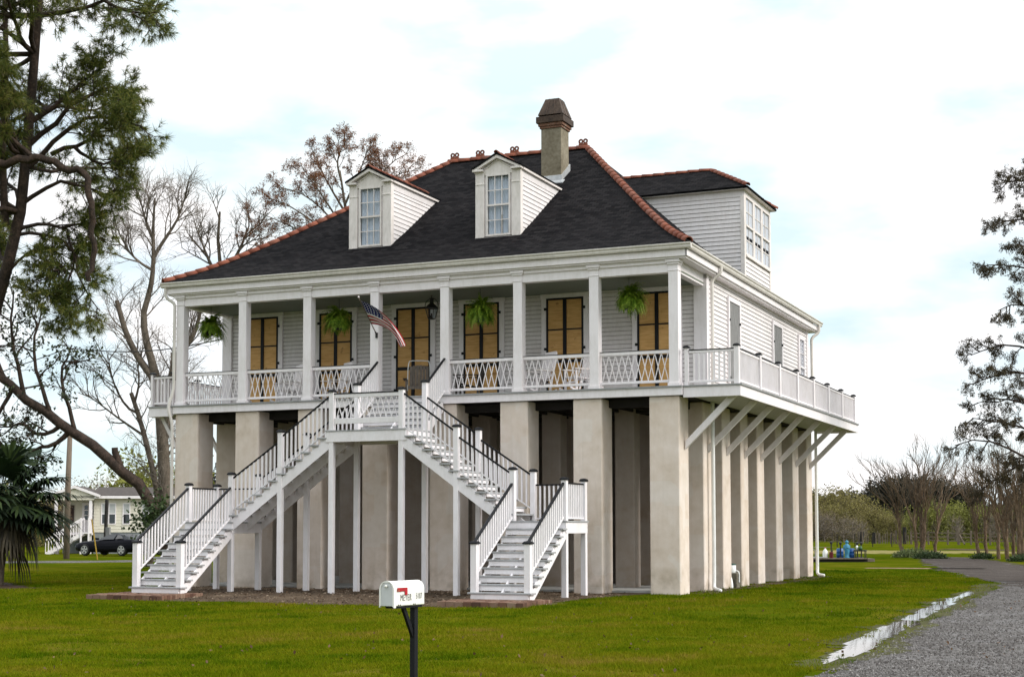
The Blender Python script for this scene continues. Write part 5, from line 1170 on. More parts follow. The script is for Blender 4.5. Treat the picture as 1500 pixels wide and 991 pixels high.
def fans(name, mat, spec):
    pet = []; Vl = []; Fl = []
    for p0, d, ln, size, droop in spec:
        c = wander(rng, p0, d, ln, 6, .03, -.07); pet.append((c, .022, .012)); fan(Vl, Fl, c[-1], nrm(c[-1]-c[-2])+np.array([0, 0, -.12*droop]), size, droop, rng)
    V, F = tubes(pet, 4); place('petioles', setmesh('petioles', V, F.ravel(), [4]*len(F), mat), t)
    flat = []; sz = []
    for f in Fl:
        f = f if f[2] != f[3] else f[:3]; flat += f; sz.append(len(f))
    place(name, setmesh(name, np.array(Vl), flat, sz, mat), t)
spec = []
for k in range(34):
    a = rng.uniform(0, 6.283); el = rng.uniform(-.5, 1.3); spec.append((np.array([.05, .1, 2.5+.25*rng.rand()]), np.array([math.cos(a)*math.cos(el), math.sin(a)*math.cos(el), math.sin(el)]), rng.uniform(.7, 1.35), rng.uniform(.8, 1.1), rng.uniform(.1, .55)))
for az, el, ln in ((0.05, .30, 1.5), (-.2, -.05, 1.6), (.1, -.25, 1.5), (-.3, -.3, 1.35), (.25, .12, 1.3), (.0, .6, 1.3), (0.1, .95, 1.3)):
    d = _R*math.cos(az)+_F*math.sin(az)*.8; d = np.array([d[0], d[1], 0])*math.cos(el)+np.array([0, 0, math.sin(el)]); spec.append((np.array([.05, .1, 2.5]), d, ln, 1.0, .45))
fans('fronds', M_PALM, spec)
dead = []
for k in range(10):
    a = rng.uniform(0, 6.283); dead.append((np.array([.05+math.cos(a)*.15, .1+math.sin(a)*.15, 2.3-.7*rng.rand()]), np.array([math.cos(a)*.8, math.sin(a)*.8, -.35-.5*rng.rand()]), rng.uniform(.5, 1.0), rng.uniform(.6, .85), 1.5))
fans('dead_thatch', M_DEADPALM, dead)

# ------------------------------------------------------------------ mobile home behind, left
hp = G(137, 100); HR = YAW+R(5); t = thing('mobile_home', 'cream sided mobile home with a gabled front porch and white stairs, far left', 'mobile home', hp, HR)
M_CREAM = paint_white('cream_siding', (0.66, 0.62, 0.52), (0.52, 0.48, 0.39), .4, .6); M_SKIRT = plain('grey_skirting', (0.22, 0.235, 0.24), .7, .2, 3); M_HROOF = plain('brown_shingles', (0.062, 0.050, 0.044), .9, .4, 6)
H0, H1 = 1.42, 3.78
m = MB(); m.box(.0, 15, .05, 5.5, .0, H0); m.box(-2.4, 0, 2.0, 5.5, 0, H0); m.build('skirting', M_SKIRT, t, local=True)
m = MB(); m.box(0, 15, .02, 5.5, H0, H1); m.box(-2.4, -.01, 2.02, 5.5, H0, H1); m.siding((0, .02), (1, 0), 15, (0, -1), H0, H1, .2, .022); m.siding((-2.4, 2.02), (1, 0), 2.4, (0, -1), H0, H1, .2, .022); m.siding((0, 2.0), (0, -1), 1.98, (-1, 0), H0, H1, .2, .02)
m.build('wall', M_CREAM, t, local=True)
m = MB(); m.prism([(-.35, H1+.02), (2.75, H1+.62), (5.85, H1+.02), (5.85, H1+.1), (2.75, H1+.72), (-.35, H1+.1)], (-.2, 15.3), lambda a, c, e: (e, a, c))
m.build('roof', M_HROOF, t, local=True)
m = MB(); m.box(-2.9, 15.3, -.40, -.36, H1-.12, H1+.06); m.box(-2.6, 15.2, -.35, 0, H1-.02, H1+.01); m.build('eaves_board', M_WHITE, t, local=True)
m = MB(); m.prism([(-2.9, H1), (-1.2, H1+.62), (.5, H1), (.5, H1+.1), (-1.2, H1+.74), (-2.9, H1+.1)], (-.5, 4), lambda a, c, e: (a, e, c)); m.build('porch_roof', M_HROOF, t, local=True)
m = MB(); m.prism([(-2.9, H1-.06), (-1.2, H1+.56), (.5, H1-.06), (.5, H1+.12), (-1.2, H1+.74), (-2.9, H1+.12)], (-.56, -.5), lambda a, c, e: (a, e, c)); m.build('barge_board', M_WHITE, t, local=True)
m = MB(); m.prism([(-2.5, H1-.22), (.1, H1-.22), (.1, H1+.12), (-1.2, H1+.56), (-2.5, H1+.12)], (-.40, -.34), lambda a, c, e: (a, e, c)); m.build('gable_panel', M_CREAM, t, local=True)
for x in (-2.4, -.15): box(x-.09, x+.09, -.36, -.18, H0, H1-.22).build('porch_post', M_WHITE, t, local=True)
m = MB(); m.box(-2.5, -.02, -.4, 2.0, H0-.18, H0); m.box(-2.4, -2.2, -.3, -.1, 0, H0-.18); m.box(-.3, -.1, -.3, -.1, 0, H0-.18); m.build('porch_floor', M_WHITE, t, local=True)
for x, w in ((.55, .38), (1.02, .38), (1.95, .38), (3.2, .4), (5.2, .5), (7.5, .8)):
    m = MB()
    for a, b, c, d in ((x-.06, x, 1.94, 3.36), (x+w, x+w+.06, 1.94, 3.36), (x, x+w, 3.3, 3.36), (x, x+w, 1.94, 2.0), (x, x+w, 2.62, 2.67)): m.box(a, b, -.035, .015, c, d)
    wf = m.build('window', M_WHITE, t, local=True); box(x, x+w, -.02, .0, 2.0, 2.62).build('pane', M_DARKGLASS, wf, local=True); box(x, x+w, -.02, .0, 2.67, 3.3).build('blind', plain('pale_blind', (.42, .43, .43), .8, .1, 3) if 'pale_blind' not in MATS else MATS['pale_blind'], wf, local=True)
m = MB(); m.box(-1.15, -.28, 1.96, 2.0, H0, 3.42); dd = m.build('front_door', M_WHITE, t, local=True); m = MB()
for x in (-.98, -.62):
    for k in range(3): m.box(x, x+.22, 1.94, 1.96, 2.25+k*.35, 2.53+k*.35)
m.build('door_pane', M_DARKGLASS, dd, local=True)
m = MB(); m.box(-2.05, -1.68, 1.93, 1.97, 1.75, 3.25); sg = m.build('welcome_board', plain('dark_sign_board', (.045, .022, .018), .7), t, local=True)
M_SIGN = plain('cream_sign_lettering', (.45, .30, .17), .7)
for k, c in enumerate('WELCOME'): lettering(c, .21, M_SIGN, sg, Matrix.Translation((-1.945, 1.926, 3.07-k*.208)) @ rotm, 'sign_letter')
m = MB(); n = 8
for k in range(n): m.box(-2.3+.0-(0), -1.3, -.45-.27*(k+1), -.45-.27*k, H0-.16-.165*(k+1)+.12, H0-.16-.165*(k+1)+.16)
for x in (-2.3, -1.3): m.beam((x, -.4, H0-.1), (x, -2.7, -.0), .05, .25)
ss = None
m = MB(); n = 8
for k in range(n): m.box(-.55-.27*(k+1), -.55-.27*k, -1.35, -.45, H0-.175*(k+1)-.03, H0-.175*(k+1)+.01)
for y_ in (-1.35, -.45): m.beam((-.5, y_, H0-.1), (-2.75, y_, .0), .05, .24)
ss = m.build('stairs', M_WHITE, t, local=True); m = MB(); m.box(-.56, -.02, -1.4, -.41, H0-.08, H0)
for y_ in (-1.38, -.45):
    m.beam((-.5, y_, H0+.92), (-2.8, y_, .92), .06, .09)
    for k in range(14): f = k/13; x = -.5-2.3*f; m.box(x-.02, x+.02, y_-.02, y_+.02, H0*(1-f)+.02, H0*(1-f)+.9)
m.box(-.06, -.02, -1.36, -.42, H0+.86, H0+.94)
for k in range(9): y_ = -1.34+k*.11; m.box(-.055, -.025, y_-.02, y_+.02, H0, H0+.86)
for x in (-.55, -.05): m.box(x-.05, x+.05, -1.42, -1.33, -.05, H0+.95)
m.build('stair_railing', M_WHITE, t, local=True)

# ------------------------------------------------------------------ cars
def wheel(parent, x, y, r, s):
    m = MB(); m.v = []; prof = [(r*.62, -.10), (r*.93, -.105), (r, -.07), (r, .07), (r*.93, .105), (r*.62, .10)]
    n = 22; b = 0
    for rr, q in prof:
        for k in range(n): a = 6.2832*k/n; m.v.append((x+rr*math.cos(a), y+q, r+rr*math.sin(a)))
    for i in range(len(prof)-1):
        for k in range(n): m.f.append((i*n+k, i*n+(k+1) % n, (i+1)*n+(k+1) % n, (i+1)*n+k)); m.uv.append(None)
    m.f.append(tuple(reversed(range(n)))); m.uv.append(None); m.f.append(tuple(range(5*n, 6*n))); m.uv.append(None)
    w = m.build('wheel', MATS.get('tyre_rubber') or plain('tyre_rubber', (.014, .014, .014), .8), parent, local=True)
    m = MB(); yo = y+s*.108
    for k in range(5):
        a = 6.2832*k/5+.3; m.beam((x, yo, r), (x+math.cos(a)*r*.66, yo, r+math.sin(a)*r*.66), .09, .03, (0, 1, 0))
    for k in range(20): a, c = 6.2832*k/20, 6.2832*(k+1)/20; m.beam((x+math.cos(a)*r*.66, yo, r+math.sin(a)*r*.66), (x+math.cos(c)*r*.66, yo, r+math.sin(c)*r*.66), .03, .05, (0, 1, 0))
    m.build('rim', MATS.get('alloy_rim') or plain('alloy_rim', (.55, .55, .56), .3, .1, 5, metal=.8), w, local=True)
def car(name, label, cat, loc, rz, st, paintm, glass, wb, wr, hw):
    """st: stations (x, z_bottom, z_belt, z_roof, half width belt, half width roof)"""
    t = thing(name, label, cat, loc, rz); m = MB(); n = 0; rings = []
    for x, zb, zs, zt, w0, w1 in st:
        prof = [(-w0*.92, zb), (-w0, zb+.18), (-w0*1.0, zs-.12), (-w0*.95, zs), (-w1, max(zt-.04, zs)), (-w1*.8, zt), (w1*.8, zt), (w1, max(zt-.04, zs)), (w0*.95, zs), (w0, zs-.12), (w0, zb+.18), (w0*.92, zb)]
        b = len(m.v); m.v += [(x, y, z) for y, z in prof]; rings.append(b)
    for a, b in zip(rings[:-1], rings[1:]):
        for k in range(11): m.f.append((a+k, b+k, b+k+1, a+k+1)); m.uv.append(None)
        m.f.append((a+11, b+11, b, a)); m.uv.append(None)
    m.f.append(tuple(rings[0]+k for k in reversed(range(12)))); m.uv.append(None); m.f.append(tuple(rings[-1]+k for k in range(12))); m.uv.append(None)
    body = m.build('body', paintm, t, local=True, smooth=False); body.modifiers.new('s', 'SUBSURF').render_levels = 1; body.modifiers['s'].levels = 1
    for poly in glass:
        for s in (-1, 1):
            g = MB(); g.prism([(x, z) for x, z, w in poly], (0, 1), lambda a, c, e: (a, 0, c)); g.v = []
            for e in (.012, -.01):
                for x, z, w in poly: g.v.append((x, s*(w+e), z))
            g.build('side_window', M_DARKGLASS, t, local=True)
    for x in (0, wb):
        for s in (-1, 1): wheel(t, x, s*(hw-.08), wr, s)
    return t
M_CARBLACK = plain('black_car_paint', (.004, .004, .009), .3, .1, 1, spec=.14); M_CARSILVER = plain('silver_car_paint', (.30, .31, .33), .25, .1, 1, spec=.6, metal=.4)
cp = G(140, 92.5); CR = YAW+R(-26)
coupe = car('parked_car', 'black two-door coupe parked before the mobile home', 'car', cp+np.array([0, 0, .02]), CR,
    [(-.95, .32, .62, .66, .70, .6), (-.85, .22, .72, .78, .86, .7), (-.4, .18, .82, .88, .93, .72), (.55, .18, .90, .95, .94, .70), (.95, .18, .92, 1.0, .94, .66), (1.55, .18, .93, 1.33, .94, .58), (2.1, .18, .95, 1.38, .95, .57), (2.75, .18, .98, 1.28, .97, .60), (3.25, .2, 1.02, 1.10, .97, .68), (3.75, .24, 1.0, 1.03, .93, .74), (3.86, .34, .86, .9, .86, .7)],
    M_CARBLACK, [[(1.12, .98, .93), (2.25, 1.0, .935), (2.28, 1.28, .70), (1.68, 1.29, .68)], [(2.38, 1.02, .94), (2.95, 1.05, .93), (2.62, 1.24, .74), (2.40, 1.27, .71)]], 2.85, .36, .93)
for s in (-1, 1):
    box(-.93, -.72, s*.72-.14, s*.72+.14, .58, .70).build('headlight', M_GLASS, coupe, local=True); box(3.76, 3.85, s*.62-.2, s*.62+.2, .74, .9).build('tail_light', M_RED, coupe, local=True); box(.95, 1.1, s*1.02-.1, s*1.02+.1, .95, 1.08).build('mirror', M_CARBLACK, coupe, local=True)
cp2 = G(193, 96.5)
suv = car('parked_car', 'silver hatchback parked beyond the black coupe, half hidden by the stair newel', 'car', cp2+np.array([0, 0, .02]), YAW+R(-20),
    [(-.95, .34, .75, .8, .72, .6), (-.85, .24, .88, .95, .86, .7), (-.3, .2, 1.0, 1.06, .9, .7), (.5, .2, 1.06, 1.12, .9, .7), (.8, .2, 1.08, 1.2, .9, .68), (1.5, .2, 1.1, 1.62, .9, .64), (2.4, .2, 1.1, 1.68, .9, .64), (3.1, .22, 1.1, 1.62, .9, .64), (3.5, .3, 1.08, 1.2, .86, .64), (3.55, .4, .9, 1.0, .8, .6)],
    M_CARSILVER, [[(1.0, 1.12, .89), (1.98, 1.14, .89), (1.98, 1.56, .70), (1.55, 1.56, .70)], [(2.08, 1.14, .89), (3.1, 1.14, .89), (2.9, 1.56, .70), (2.08, 1.56, .70)]], 2.65, .33, .88)

# ------------------------------------------------------------------ poles and wire
p = G(98, 82); t = thing('utility_pole', 'wooden utility pole standing before the mobile home', 'utility pole', p)
MB().tube([(0, 0, -.3), (.02, 0, 4), (.10, 0, 7.0)], [.17, .155, .13], 12).build('pole', M_POLE, t, local=True, smooth=True); MB().beam((.16, -.12, 3.2), (.16, -.12, 3.6), .12, .1).build('pole_bracket', M_IRON, t, local=True)
p = G(154, 95); t = thing('meter_pole', 'short dark post with an electric meter box in front of the mobile home wall', 'post', p)
MB().beam((0, 0, -.3), (.1, 0, 3.5), .16, .16, (0, 1, 0)).build('post', M_UNDER, t, local=True); box(.12, .40, -.12, .05, 1.15, 1.75).build('meter_box', M_SHUTTER, t, local=True)
p0 = G(144, 80); p1 = np.array(p0)+_R*(-.36)+np.array([0, 0, 2.15]); tag(MB().tube([tuple(p0-np.array([0, 0, .1])), tuple(p1)], .035, 6).build('guy_marker', plain('yellow_plastic', (.30, .19, .015), .6)), 'thin yellow leaning guy-wire marker beside the road', 'marker')
q0 = Vector((-.2, 6.0, 8.28)); q1 = Vector(at(100, 510, 66)); q2 = Vector(at(-140, 590, 70)); pts = [q0.lerp(q1, k/8)-Vector((0, 0, .5*math.sin(math.pi*k/8))) for k in range(9)]+[q1.lerp(q2, k/8)-Vector((0, 0, .05*math.sin(math.pi*k/8))) for k in range(1, 9)]
p = q2.copy(); p.z = -.07; t = thing('utility_pole', 'utility pole outside the picture carrying the house wire', 'utility pole', p); MB().tube([(0, 0, -.3), (0, 0, q2.z+.6)], [.17, .13], 10).build('pole', M_POLE, t, local=True)
tag(MB().tube(pts, .022, 5).build('overhead_wire', M_BLACK), 'black overhead wire running from the left eaves into the trees', 'wire')

# ------------------------------------------------------------------ pallet with drums and oddments, right
pb = G(1195, 73); RZ0 = YAW
t = thing('timber_platform', 'low grey timber platform on the grass beyond the house, carrying blue drums', 'platform', pb, RZ0)
m = MB()
for k in range(9): m.box(-.6, 2.35, -.7+k*.16, -.7+k*.16+.145, .14, .19)
m.box(2.36, 2.7, -.6, .6, .02, .16); m.build('boards', M_POLE, t, local=True); m = MB(); m.box(-.6, 2.35, -.6, -.5, -.05, .14); m.box(-.6, 2.35, .5, .6, -.05, .14); m.box(-.6, 2.35, -.05, .05, -.05, .14); m.build('bearers', M_UNDER, t, local=True)
def onp(x, y, z=.19): return pb+_R*x+np.array([-_R[1], _R[0], 0])*y+np.array([0, 0, z])
M_BLUE = plain('blue_plastic', (.008, .075, .26), .35, .15, 3); M_CYAN = plain('light_blue_paint', (.04, .20, .32), .5, .3, 6)
for x, lab in ((1.18, 'blue plastic drum left of the light blue statue'), (1.72, 'blue plastic drum right of the light blue statue')):
    d = MB().lathe([(.20, 0), (.235, .03), (.24, .2), (.25, .22), (.24, .24), (.24, .44), (.25, .46), (.24, .48), (.235, .66), (.20, .70)], (0, 0), 18).build('blue_drum', M_BLUE, None, smooth=True); d.location = onp(x, .1); d.scale = (.72, .72, .66); tag(d, lab, 'drum', 'blue drums on the platform')
t = thing('statue', 'light blue robed standing garden statue on the timber platform', 'statue', onp(1.42, -.35)); t.scale = (.78, .78, .78)
MB().lathe([(.17, 0), (.18, .04), (.13, .10), (.15, .3), (.17, .55), (.16, .75), (.09, .86), (.075, .90)], (0, 0), 14).build('robe', M_CYAN, t, local=True, smooth=True); MB().lathe([(.05, .88), (.095, .93), (.105, 1.0), (.08, 1.07), (.02, 1.1)], (0, 0), 12).build('veiled_head', M_CYAN, t, local=True, smooth=True)
for s in (-1, 1): MB().tube([(s*.15, 0, .78), (s*.17, -.08, .6), (s*.04, -.17, .62)], [.05, .045, .03], 8).build('arm', M_CYAN, t, local=True, smooth=True)
def lamp_post(x, y, h, label):
    t = thing('garden_post', label, 'post', onp(x, y, .19), 0, 'black posts on the platform'); t.scale = (.78, .78, .78); MB().tube([(0, 0, 0), (0, 0, h)], .04, 8).build('shaft', M_IRON, t, local=True); MB().lathe([(.06, h), (.09, h+.03), (.09, h+.12), (.05, h+.16), (.01, h+.18)], (0, 0), 10).build('finial', M_IRON, t, local=True); MB().lathe([(.10, 0), (.09, .05), (.05, .07)], (0, 0), 10).build('foot', M_IRON, t, local=True)
lamp_post(.80, .3, .86, 'black iron post nearest the white jug on the platform'); lamp_post(1.98, -.1, .82, 'black iron post right of the second blue drum'); lamp_post(2.24, .2, .82, 'black iron post at the right end of the platform'); lamp_post(1.12, -.3, .84, 'black iron post standing before the left blue drum'); lamp_post(1.62, .4, .86, 'black iron post standing behind the right blue drum')
t = thing('metal_stand', 'black metal machine stand with four legs at the right of the platform', 'stand', onp(2.05, -.45)); t.scale = (.78, .78, .78); m = MB()
for x in (-.35, .3):
    for y in (-.2, .2): m.tube([(x, y, 0), (x, y, .5)], .025, 6)
m.build('legs', M_IRON, t, local=True); MB().box(-.4, .35, -.25, .25, .42, .50).build('top', M_IRON, t, local=True); MB().lathe([(.1, .5), (.13, .6), (.08, .74)], (0, 0), 10).build('motor', plain('green_enamel', (.03, .09, .03), .5), t, local=True, smooth=True); MB().lathe([(.06, .5), (.08, .7), (.03, .78)], (-.22, .05), 10).build('jar', M_PVC, t, local=True, smooth=True)
t = thing('jug', 'white plastic jug at the left of the platform', 'jug', onp(.42, -.1)); t.scale = (.78, .78, .78); MB().lathe([(.14, 0), (.16, .04), (.16, .4), (.06, .55), (.05, .6)], (0, 0), 14).build('jug_body', M_PVC, t, local=True, smooth=True); MB().lathe([(.055, .6), (.055, .65)], (0, 0), 10).build('lid', M_RED, t, local=True)
t = thing('gas_can', 'dark red canister between the white jug and the blue drum', 'canister', onp(.68, -.25)); t.scale = (.78, .78, .78); MB().box(-.11, .11, -.1, .1, 0, .38).build('can_body', plain('dark_red_metal', (.12, .012, .014), .5), t, .02, local=True); MB().tube([(.05, 0, .38), (.12, 0, .52)], .025, 8).build('spout', M_IRON, t, local=True)
t = thing('metal_bench', 'low grey metal frame at the left end of the platform', 'frame', onp(-.3, .1, .19)); t.scale = (.78, .78, .78); MB().tube(smooth_path([(.35, 0, 0), (.35, 0, .45), (.28, 0, .52), (-.6, 0, .55)], 2), .03, 7).build('frame_tube', M_SHUTTER, t, local=True); MB().box(-.3, .9, -.2, .2, .02, .07).build('sheet', M_LEAD, t, local=True)

# ------------------------------------------------------------------ fences far right
fr = np.random.RandomState(81)
t = thing('rail_fence', 'old grey timber rail fence behind the crepe myrtles', 'fence', G(1370, 150))
fp = [np.array(G(u, d)) for u, d in ((1335, 152), (1360, 150), (1388, 148), (1404, 147), (1422, 146), (1450, 145), (1490, 142), (1540, 140))]
for k, q in enumerate(fp):
    hgt = (1.3, 1.35, 1.45, 1.7, 1.4, 1.4, 1.4, 1.4)[k]; MB().beam(tuple(q-np.array([0, 0, .2])), tuple(q+np.array([fr.normal(0, .05), 0, hgt])), .24 if k == 3 else .16, .2, (0, 1, 0)).build('fence_post', M_POLE, t)
for a, b in zip(fp[:-1], fp[1:]):
    for z in (.35, .75, 1.15): MB().beam(tuple(a+np.array([0, 0, z+fr.normal(0, .06)])), tuple(b+np.array([0, 0, z+fr.normal(0, .06)])), .05, .10).build('rail', M_POLE, t)
MB().beam(tuple(fp[3]+np.array([0, 0, 1.1])), tuple(fp[4]+np.array([-.6, 0, .05])), .1, .12).build('brace', M_POLE, t)
t = thing('post_fence', 'rough fence of many dark upright posts along the scrub edge', 'fence', G(1290, 156))
for k in range(34):
    if k % 3 == 1 and fr.rand() < .7: continue
    u = 1257+k*2.35+fr.uniform(-.9, .9); d = 162-k*.25; q = np.array(G(u, d)); hg = (.8+.7*fr.rand()) if k != 29 else 1.75; w = fr.uniform(.07, .15) if k not in (29, 2, 9) else .34
    MB().beam(tuple(q-np.array([0, 0, .2])), tuple(q+np.array([fr.normal(0, .08), 0, hg])), w, w, (0, 1, 0)).build('fence_post', M_UNDER if k in (29, 2, 9) else M_POLE if k % 2 else M_BARK, t)
t = thing('wire_fence', 'thin wire fence with dark stakes beyond the timber platform', 'fence', G(1225, 130))
qs = [np.array(G(u, d)) for u, d in ((1170, 133), (1197, 132), (1226, 131), (1252, 131), (1278, 131), (1306, 131))]
for q in qs: MB().beam(tuple(q-np.array([0, 0, .2])), tuple(q+np.array([0, 0, 1.15])), .07, .07, (0, 1, 0)).build('stake', M_UNDER, t)
m = MB()
for a, b in zip(qs[:-1], qs[1:]):
    for z in (.4, .75, 1.05): m.beam(tuple(a+np.array([0, 0, z])), tuple(b+np.array([0, 0, z])), .012, .012)
m.build('wires', M_IRON, t)

# ------------------------------------------------------------------ far trees
def fartree(name, label, mat, bark, w, h, n, leaf, seed, group, trunkh=.3, twigs=0, asp=.6):
    rng = np.random.RandomState(seed); t = thing(name, label, 'tree', (0, 0, 0), 0, group); L_ = []
    tp = wander(rng, (0, 0, -.3), (0, 0, 1), h*.75, 7, .05, .1); L_.append((tp, h*.022, h*.006)); cl = []
    for k in range(26):
        f = trunkh+(1-trunkh)*rng.rand()**.8; p = tp[int(f*6.9)]; a = rng.uniform(0, 6.283); ln = w*(.35+.65*rng.rand())*(1.15-.6*abs(f-.55)); c = wander(rng, p, (math.cos(a), math.sin(a), .35+.5*f), ln, 5, .15, .03); L_.append((c, h*.007, h*.002)); cl += [c[-1], c[3], c[4]]
        for q in range(twigs): L_.append((wander(rng, c[rng.randint(1, 5)], rng.normal(0, 1, 3)+np.array([0, 0, .8]), ln*.6, 4, .15, .05), h*.003, h*.0012)); cl.append(L_[-1][0][-1])
    V, F = tubes(L_, 5); place('trunk', setmesh('trunk', V, F.ravel(), [4]*len(F), bark), t)
    cl = np.array(cl); ci = rng.randint(0, len(cl), n); P_ = cl[ci]+rng.normal(0, 1, (n, 3))*np.array([w*.13, w*.13, h*.055]); P_[:, 2] = np.maximum(P_[:, 2], h*trunkh*.35); V, F = leafquads(rng, P_, leaf, asp); place('crown', setmesh('crown', V, F.ravel(), [4]*len(F), mat), t); return t
GF = 'trees along the far field edge'
A = fartree('dark_tree', 'x', M_FARDARK, M_PINEBARK, 4.2, 10.5, 5200, .42, 91, GF, .25, 2)
B = fartree('scrub_tree', 'x', M_FAROLIVE, M_TWIG, 3.2, 6.0, 3600, .30, 92, GF, .08, 5, .45)
Cg = fartree('green_scrub_tree', 'x', M_FARGREEN, M_TWIG, 2.8, 5.2, 3000, .30, 93, GF, .08, 4, .45)
Gy = fartree('brush_tree', 'x', M_FARGREY, M_PALETWIG, 2.4, 5.0, 900, .22, 94, GF, .1, 9, .3)
def plant(src, u, d, s, label, rz, sz=1.0, first=[set()]):
    p = G(u, d)
    if src.name in first[0]: o = dup(src, p, rz, label, (s, s, s*sz))
    else: first[0].add(src.name); o = src; o.location = tuple(p); o.rotation_euler = (0, 0, rz); o.scale = (s, s, s*sz); o['label'] = label
k = 0
LD = 'dark broad tree in the far treeline beyond the crepe myrtles'; LO = 'olive brown scrub tree at the far field edge right of the house'; LG = 'yellow green scrub tree behind the lone crepe myrtle and its fence'; LB_ = 'pale leafless brush tree among the far scrub'
rr = np.random.RandomState(7)
for u, s in ((1252, .80), (1266, .75), (1282, .92), (1297, 1.0), (1312, 1.02), (1328, 1.05), (1345, 1.02), (1362, .95), (1380, .98), (1398, .92), (1416, .95), (1530, 1.0)): plant(A, u, 262+rr.uniform(-14, 14), s*.98, LD, rr.uniform(0, 6))
for u, d, s in ((1186, 205, 1.15), (1200, 205, 1.08), (1213, 200, 1.12), (1226, 198, 1.05), (1240, 196, .98), (1253, 190, .92), (1266, 188, .80), (1279, 185, .70), (1292, 180, .58), (1305, 178, .5), (1206, 190, .75), (1232, 188, .7), (1258, 184, .6)): plant(B, u, d, s*1.02, LO, rr.uniform(0, 6))
for u, d, s in ((1372, 190, .95), (1392, 195, 1.0), (1410, 190, .85), (1348, 195, .8), (1270, 200, .85), (1330, 190, .62), (1300, 192, .75), (1432, 190, .9), (1452, 192, .8), (1470, 190, .9), (1496, 185, 1.0), (1518, 185, 1.0)): plant(Cg, u, d, s, LG, rr.uniform(0, 6))
for u, d, s in ((1220, 178, .75), (1236, 176, .7), (1250, 172, .65), (1264, 170, .55), (1208, 180, .8), (1196, 180, .85), (1400, 182, .7), (1450, 180, .8), (1475, 178, .8)): plant(Gy, u, d, s, LB_, rr.uniform(0, 6))
LH = 'hazy bare brush tree beyond the roof of the mobile home'; LH2 = 'green crown showing over the mobile home roof'; LP = 'olive scrub far behind the fan palm'
for u, d, s in ((68, 150, 1.15), (84, 155, 1.2), (112, 150, 1.35), (140, 148, 1.45), (165, 150, 1.5), (190, 146, 1.45), (215, 150, 1.5), (240, 150, 1.4), (265, 150, 1.4), (290, 155, 1.4), (40, 150, 1.2), (15, 150, 1.2)): plant(Gy, u, d, s, LH, rr.uniform(0, 6))
for u, d, s in ((198, 132, 1.55), (262, 140, 1.4)): plant(Cg, u, d, s, LH2, rr.uniform(0, 6))
for u, d, s in ((10, 140, .9), (40, 145, .8), (60, 142, .7), (-15, 140, 1.0)): plant(B, u, d, s, LP, rr.uniform(0, 6))
LU = 'dark tree far behind the house, seen between its piers'
for u, d, s in ((330, 170, .8), (395, 165, .8), (430, 160, .85), (495, 150, .9), (520, 160, .8), (600, 180, .8), (760, 180, .8), (900, 190, .8), (1100, 260, .9)): plant(A, u, d, s, LU, rr.uniform(0, 6))
# far wood closing the horizon
rng = np.random.RandomState(99); n = 26000; u = rng.uniform(-500, 2000, n); d = rng.uniform(330, 420, n); P_ = np.array([np.array(G(a, b)) for a, b in zip(u, d)]); hh = 5.0+3.5*vnoise(u*.02, u*0+3, 3.0, 5)+2.0*vnoise(u*.11, u*0+7, 3.0, 6); P_[:, 2] += hh*np.sqrt(rng.rand(n)); V, F = leafquads(rng, P_, 2.0, .7)
tag(leafmesh('far_woodland', V, F, M_FARDARK, None, (0, 0, 0)), 'low band of dark woodland along the horizon', 'woodland', kind='stuff')

# ------------------------------------------------------------------ grass blades and stones
rng = np.random.RandomState(123); N_ = 900000
dd = 11.5*np.exp(rng.rand(N_)*math.log(58/11.5)); uu = rng.uniform(-260, 1760, N_); X_ = CAM[0]+dd*(_F[0]+_R[0]*(uu-750)/FPX); Y_ = CAM[1]+dd*(_F[1]+_R[1]*(uu-750)/FPX)
ok = np.ones(N_, bool)
jx = (vnoise(X_, Y_, 1.3, 11)-.5)*.5; jy = (vnoise(X_, Y_, 1.3, 12)-.5)*.5
for k in ('driveway', 'dirt_bed', 'puddle_water', 'gravel_road', 'mulch_bed', 'brick_path'): ok &= ~inpoly(X_+jx, Y_+jy, SHEETS[k][0])
vg = inpoly(X_, Y_, SHEETS['muddy_verge'][0]); ok &= ~(vg & (rng.rand(N_) < .72))
wg = inpoly(X_, Y_, SHEETS['worn_grass_strip'][0]); ok &= ~(wg & (rng.rand(N_) < .75))
ok &= ~((X_ > .2) & (X_ < 14.7) & (Y_ > -.1) & (Y_ < 15.2)); ok &= ~((X_ > 1.5) & (X_ < 3.8) & (Y_ > -6.05) & (Y_ < -4)); ok &= ~((X_ > 11) & (X_ < 13.1) & (Y_ > -6.05) & (Y_ < -4))
X_, Y_, dd = X_[ok], Y_[ok], dd[ok]; n = len(X_)
bare = vnoise(X_, Y_, .33, 31)*.55+vnoise(X_, Y_, 1.5, 32)*.45; kp = ~((bare < .31) & (rng.rand(len(X_)) < .8)); X_, Y_, dd = X_[kp], Y_[kp], dd[kp]; n = len(X_)
patch = vnoise(X_, Y_, .45, 21)*.6+vnoise(X_, Y_, 1.7, 22)*.4
h = (.018+.030*rng.rand(n))*(.5+1.0*patch)*(1+.004*dd); tall = rng.rand(n) < .012+.20*(vnoise(X_, Y_, 1.1, 51)*vnoise(X_, Y_, .5, 52) > .52); h[tall] *= 1.8
a = rng.uniform(0, 6.283, n); w = .0032+.00017*dd; ld = rng.normal(0, .55, (n, 2))*h[:, None]
B0 = np.stack([X_-np.cos(a)*w, Y_-np.sin(a)*w, gz(Y_)-.003], -1); B1 = np.stack([X_+np.cos(a)*w, Y_+np.sin(a)*w, gz(Y_)-.003], -1); T_ = np.stack([X_+ld[:, 0], Y_+ld[:, 1], gz(Y_)+h], -1)
V = np.stack([B0, B1, T_], 1).reshape(-1, 3)
